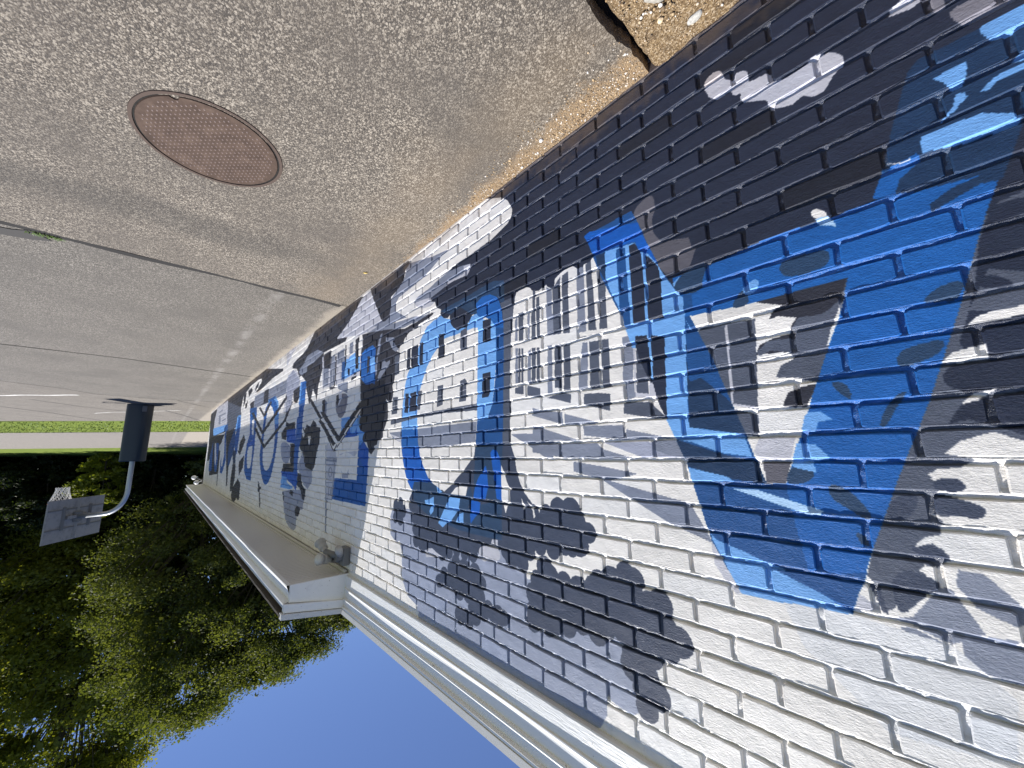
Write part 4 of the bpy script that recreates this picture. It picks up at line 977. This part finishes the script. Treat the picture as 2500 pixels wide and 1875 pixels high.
for a_, b2 in zip(ringv[:-1], ringv[1:]):
    for k in range(40): bm.faces.new((a_[k], a_[(k + 1) % 40], b2[(k + 1) % 40], b2[k]))
bm.faces.new(ringv[-1])
pd = bm_obj('pole_pad', bm, M_PAD, hp); pd.rotation_euler = (0, 0, math.atan2(AD.y, AD.x))
path = [hl(0, 0, 0), hl(0, 0, 1.5), hl(0, 0, 2.32)]
for t in range(1, 9):
    a = math.radians(90 * t / 8 * .94); path.append(hl(.5 * (1 - math.cos(a)), so_ * .3 * (1 - math.cos(a)), 2.32 + .62 * math.sin(a)))
path.append(hl(ba - .06, so_ * .5, 2.99))
bm = bmesh.new(); bm_tube(bm, path, .057, 16); bm_obj('pole', bm, M_GALV, hp, True)
bz0, bz1 = 2.50, 3.57
bm = bmesh.new()
c8 = [hl(ba + .02, so_ - .9, bz0), hl(ba + .02, so_ + .9, bz0), hl(ba + .02, so_ + .9, bz1), hl(ba + .02, so_ - .9, bz1), hl(ba + .05, so_ - .9, bz0), hl(ba + .05, so_ + .9, bz0), hl(ba + .05, so_ + .9, bz1), hl(ba + .05, so_ - .9, bz1)]
vv = [bm.verts.new(q) for q in c8]
for f_ in ((0, 1, 2, 3), (4, 5, 6, 7), (0, 1, 5, 4), (1, 2, 6, 5), (2, 3, 7, 6), (3, 0, 4, 7)): bm.faces.new([vv[i] for i in f_])
board = bm_obj('backboard', bm, M_BOARD, hp)
def bar(name, p, q, w, M, parent=hp):
    bm = bmesh.new(); p, q = Vector(p), Vector(q); bm_tube(bm, [p, q], w, 4); return bm_obj(name, bm, M, parent)
for s_ in (-.42, .42): bar('bracket', hl(ba + .005, so_ + s_, 2.70), hl(ba + .005, so_ + s_, 3.28), .045, M_BRKT, board)
for z_ in (2.76, 3.24): bar('rail', hl(ba + .012, so_ - .88, z_), hl(ba + .012, so_ + .88, z_), .018, M_BRKT, board)
bar('bracket', hl(ba - .01, so_ - .36, 2.98), hl(ba - .01, so_ + .36, 2.98), .06, M_BOARD, board); bar('bracket', hl(ba - .02, so_, 2.86), hl(ba - .02, so_, 3.12), .11, M_BRKT, board)
bar('stiffener', hl(ba + .012, so_, 2.51), hl(ba + .012, so_, 3.56), .05, M_BOARD, board)
rc = hl(ba + .05 + .15 + .23, so_, 2.63); bm = bmesh.new(); bm_tube(bm, [rc + Vector((.23 * math.cos(a), .23 * math.sin(a), 0)) for a in np.linspace(0, 2 * math.pi, 33)], .009, 8, False); bm_tube(bm, [hl(ba + .05, so_ - .07, 2.62), hl(ba + .2, so_ - .05, 2.63)], .012, 6); bm_tube(bm, [hl(ba + .05, so_ + .07, 2.62), hl(ba + .2, so_ + .05, 2.63)], .012, 6); bm_obj('rim', bm, M_RIMO, hp, True)
bm = bmesh.new()
rad = [(.225, 0), (.205, -.08), (.175, -.17), (.145, -.27), (.128, -.36), (.135, -.42)]
for sg in (1, -1):
    for k in range(12):
        bm_tube(bm, [rc + Vector((r * math.cos(2 * math.pi * (k + sg * .5 * i) / 12), r * math.sin(2 * math.pi * (k + sg * .5 * i) / 12), z)) for i, (r, z) in enumerate(rad)], .0075, 5, False)
bm_obj('net', bm, M_NET, hp)
bm = bmesh.new(); bm_box(bm, (-.31, .05, 0.06), (-.25, .15, .22), .008); bm_obj('outlet_box', bm, M_BRKT, hp)

# ------------------------------------------------------------------ trees
def leaf_mat(name, c0, c1, c2):
    M = bpy.data.materials.new(name); M.use_nodes = True; nt = M.node_tree; nt.nodes.remove(nt.nodes['Principled BSDF']); out = nt.nodes['Material Output']
    g = nt.nodes.new('ShaderNodeNewGeometry'); col = ramp_n(M, g.outputs['Random Per Island'], [(0, c0), (.5, c1), (1, c2)])
    big = noise_n(M, g.outputs['Position'], .35, 3, .6); col = mix_n(M, ramp_n_fac(M, big, .4, .65), col, c2)
    d = nt.nodes.new('ShaderNodeBsdfDiffuse'); t = nt.nodes.new('ShaderNodeBsdfTranslucent'); gl = nt.nodes.new('ShaderNodeBsdfGlossy'); gl.inputs['Roughness'].default_value = .5; gl.inputs['Color'].default_value = (.6, .6, .55, 1)
    L(M, col, d.inputs[0]); L(M, mix_n(M, 1.0, col, (1.45, 1.4, .5), 'MULTIPLY'), t.inputs[0])
    m1 = nt.nodes.new('ShaderNodeMixShader'); m1.inputs[0].default_value = .52; L(M, d.outputs[0], m1.inputs[1]); L(M, t.outputs[0], m1.inputs[2])
    m2 = nt.nodes.new('ShaderNodeMixShader'); m2.inputs[0].default_value = .03; L(M, m1.outputs[0], m2.inputs[1]); L(M, gl.outputs[0], m2.inputs[2]); L(M, m2.outputs[0], out.inputs[0])
    return M
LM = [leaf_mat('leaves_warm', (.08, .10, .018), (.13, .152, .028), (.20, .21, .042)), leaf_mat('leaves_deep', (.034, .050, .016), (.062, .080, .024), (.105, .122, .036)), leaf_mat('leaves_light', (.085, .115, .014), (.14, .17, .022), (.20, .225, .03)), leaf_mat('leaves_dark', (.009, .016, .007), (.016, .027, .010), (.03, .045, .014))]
M_BARK = mat('bark', (.06, .05, .04), .9, .2); p = pos_n(M_BARK); L(M_BARK, bump_n(M_BARK, noise_n(M_BARK, p, 9, 5), .8, .05), bsdf(M_BARK).inputs['Normal'])
def tree(name, x, y, h, r, z_low, nclump, nleaf, size, M, label, cat='tree', group='trees beyond the road', open_=0.0, trunk_r=.3, seed=0, droop=.0):
    R = random.Random(seed); G = np.random.default_rng(seed); s = FN.x * x + FN.y * y; z0 = terr(s); rt = empty(name, (x, y, z0)); tag(rt, label, cat, group)
    bm = bmesh.new(); lean = Vector((R.uniform(-.03, .03), R.uniform(-.03, .03), 0)); P_ = [Vector((0, 0, -.3)) + lean * (h * t * t) * 2 + Vector((0, 0, h * .86 * t)) for t in np.linspace(0, 1, 8)]
    bm_tube(bm, P_, [trunk_r * (1 - .9 * t) + .02 for t in np.linspace(0, 1, 8)], 9); cl = []
    hc = (h + z_low) / 2; hh = (h - z_low) / 2
    for i in range(nclump):
        u = R.uniform(-1, 1); a = R.uniform(0, 6.283); rad = (1 - abs(u) ** 2.4) ** .5; q = R.uniform(.45, 1) ** .6
        lop = 1 + .28 * mnoise.noise(Vector((math.cos(a) * 1.2 + seed, math.sin(a) * 1.2, u * 1.6)))
        c = Vector((r * rad * q * lop * math.cos(a), r * rad * q * lop * math.sin(a), hc + hh * u * (.92 + .1 * R.random()) - droop * rad * q * r)); cl.append(c)
        if i % 3 == 0 and c.z > z_low * .7:
            b = P_[max(1, min(6, int(7 * max(.1, (c.z - h * .16) / h))))]; bm_tube(bm, [b, (b + c) / 2 + Vector((0, 0, .04 * r)), c], [trunk_r * .28, trunk_r * .15, .02], 5)
    bm_obj('trunk', bm, M_BARK, rt, True)
    cl = np.array([c[:] for c in cl]); cs = G.uniform(.55, 1.25, len(cl)) * r * .225 * (1 - .2 * open_); n = nclump * nleaf; ci = np.repeat(np.arange(nclump), nleaf)
    d = G.normal(0, 1, (n, 3)); d /= np.linalg.norm(d, axis=1)[:, None]; rr = G.random(n) ** (.45 + .4 * open_)
    # sprays: leaves sit in flattened shelves inside every clump
    pos = cl[ci] + d * (cs[ci] * rr)[:, None] * np.array([1, 1, .62]); pos[:, 2] = pos[:, 2] * .8 + .2 * (np.round(pos[:, 2] / (.5 * size * 4)) * (.5 * size * 4))
    core = np.arange(n) % 9 == 0; pos[core] = pos[core] * np.array([.72, .72, 1]) 
    nm = d * .6 + G.normal(0, .6, (n, 3)) + np.array([0, 0, .7]); nm /= np.linalg.norm(nm, axis=1)[:, None]
    t1 = np.cross(nm, G.normal(0, 1, (n, 3))); t1 /= np.linalg.norm(t1, axis=1)[:, None]; t2 = np.cross(nm, t1); sz = G.uniform(.6, 1.35, n) * size; sz[core] *= 2.6; a1 = t1 * sz[:, None] * .5; a2 = t2 * sz[:, None] * .30
    v = np.stack([pos - a1, pos + a2 - a1 * .1, pos + a1, pos - a2 - a1 * .1], 1).reshape(-1, 3)
    np_mesh('crown', v, np.arange(4 * n).reshape(-1, 4), M, rt)
    return rt
TREES = [
 (65.0, -5.2, 36.5, 10.2, 5, 520, 210, .30, 0, 'tall lacy tree with warm olive leaves rising behind the basketball backboard', .45, 1),
 (73.0, -20.0, 31.0, 10.4, 4, 420, 220, .31, 2, 'broad yellow green tree at the outer side of the road beyond the basketball hoop', .3, 2),
 (46.5, 2.8, 22.6, 6.9, 3, 300, 300, .19, 1, 'dense dark green tree right behind the curved hoop pole', .2, 3),
 (42.0, 7.8, 19.2, 6.5, 3, 290, 300, .18, 1, 'dense dark tree standing above the far end of the soffit', .12, 4),
 (39.0, 12.6, 15.3, 5.7, 2, 250, 280, .18, 1, 'lower rounded dark tree whose top ends beside the boxed end of the roof overhang', .12, 5),
 (36.5, 17.5, 11.0, 5.2, 2, 120, 240, .2, 1, 'low dark tree hidden mostly behind the roof of the building', .2, 6)]
for (x, y, h, r, zl, nc, nl, sz, mi, lab, op, sd) in TREES: tree('deciduous_tree', x, y, h, r, zl, nc, nl, sz, LM[mi], lab, open_=op, seed=sd, trunk_r=.32)
BACK = [(75, -5, 30, 10, 10), (55, 5, 19, 7.5, 11), (50, 11, 16, 7, 12), (90, -24, 26, 11, 13), (47, 18, 12, 7, 14), (66, -26, 24, 9, 15)]
for i, (x, y, h, r, sd) in enumerate(BACK): tree('deciduous_tree', x, y, h, r, 1.0, 150, 190, .40, LM[3], ['shadowed tree in the second row behind the backboard', 'shadowed tree in the second row behind the hoop pole', 'shadowed tree in the second row above the roof corner', 'shadowed tree in the second row at the outer edge of the wood', 'shadowed low tree in the second row behind the building', 'shadowed tree farthest out along the road'][i], seed=sd, trunk_r=.3)
SHR = [(50.5, -4.6, 5.4, 2.0, 2, 'pale green feathery young tree in sun beside the navy pole pad', .17, 70, 21), (51.0, -1.2, 4.4, 2.4, 3, 'dark bushy shrub just behind the hoop pole at the wood edge', .2, 60, 22), (57.5, -8.8, 6.5, 3.4, 3, 'dark bushy shrub under the backboard at the wood edge', .22, 80, 23), (62, -13.5, 7, 3.8, 3, 'dark bushy shrub at the outer end of the far grass verge', .22, 80, 24), (45.2, 3.2, 4.2, 2.6, 1, 'mid green shrub between the hoop pole and the end of the building', .2, 70, 25), (42.6, 7.2, 5, 3.0, 3, 'black shaded shrub by the far corner of the mural wall', .22, 70, 26), (40.0, 11.5, 5, 3.0, 3, 'shaded shrub behind the building end', .22, 60, 27), (66, -20, 8, 4.2, 3, 'dark shrub farthest out along the far verge', .24, 80, 28)]
for (x, y, h, r, mi, lab, sz, nc, sd) in SHR: tree('shrub', x, y, h, r, .15, nc + 30, 140, sz * 1.15, LM[mi], lab, 'shrub', 'shrubs along the wood edge', seed=sd, trunk_r=.06)
# the wood behind reads as one dark mass
G = np.random.default_rng(99); n = 60000; t = G.uniform(-70, 45, n); s = G.uniform(47, 64, n); hz_ = G.random(n) ** 1.3 * (12 + 3 * np.sin(t * .35) + 2 * np.sin(t * .9)); x = FN.x * s - FN.y * t; y = FN.y * s + FN.x * t
pos = np.stack([x, y, np.array([terr(q) for q in s]) + hz_], 1); nm = G.normal(0, 1, (n, 3)); nm /= np.linalg.norm(nm, axis=1)[:, None]; t1 = np.cross(nm, G.normal(0, 1, (n, 3))); t1 /= np.linalg.norm(t1, axis=1)[:, None]; t2 = np.cross(nm, t1); szz = G.uniform(.4, .9, n)[:, None]
v = np.stack([pos - t1 * szz * .5, pos + t2 * szz * .35, pos + t1 * szz * .5, pos - t2 * szz * .35], 1).reshape(-1, 3)
tag(np_mesh('wood', v, np.arange(4 * n).reshape(-1, 4), LM[3]), kind='stuff')
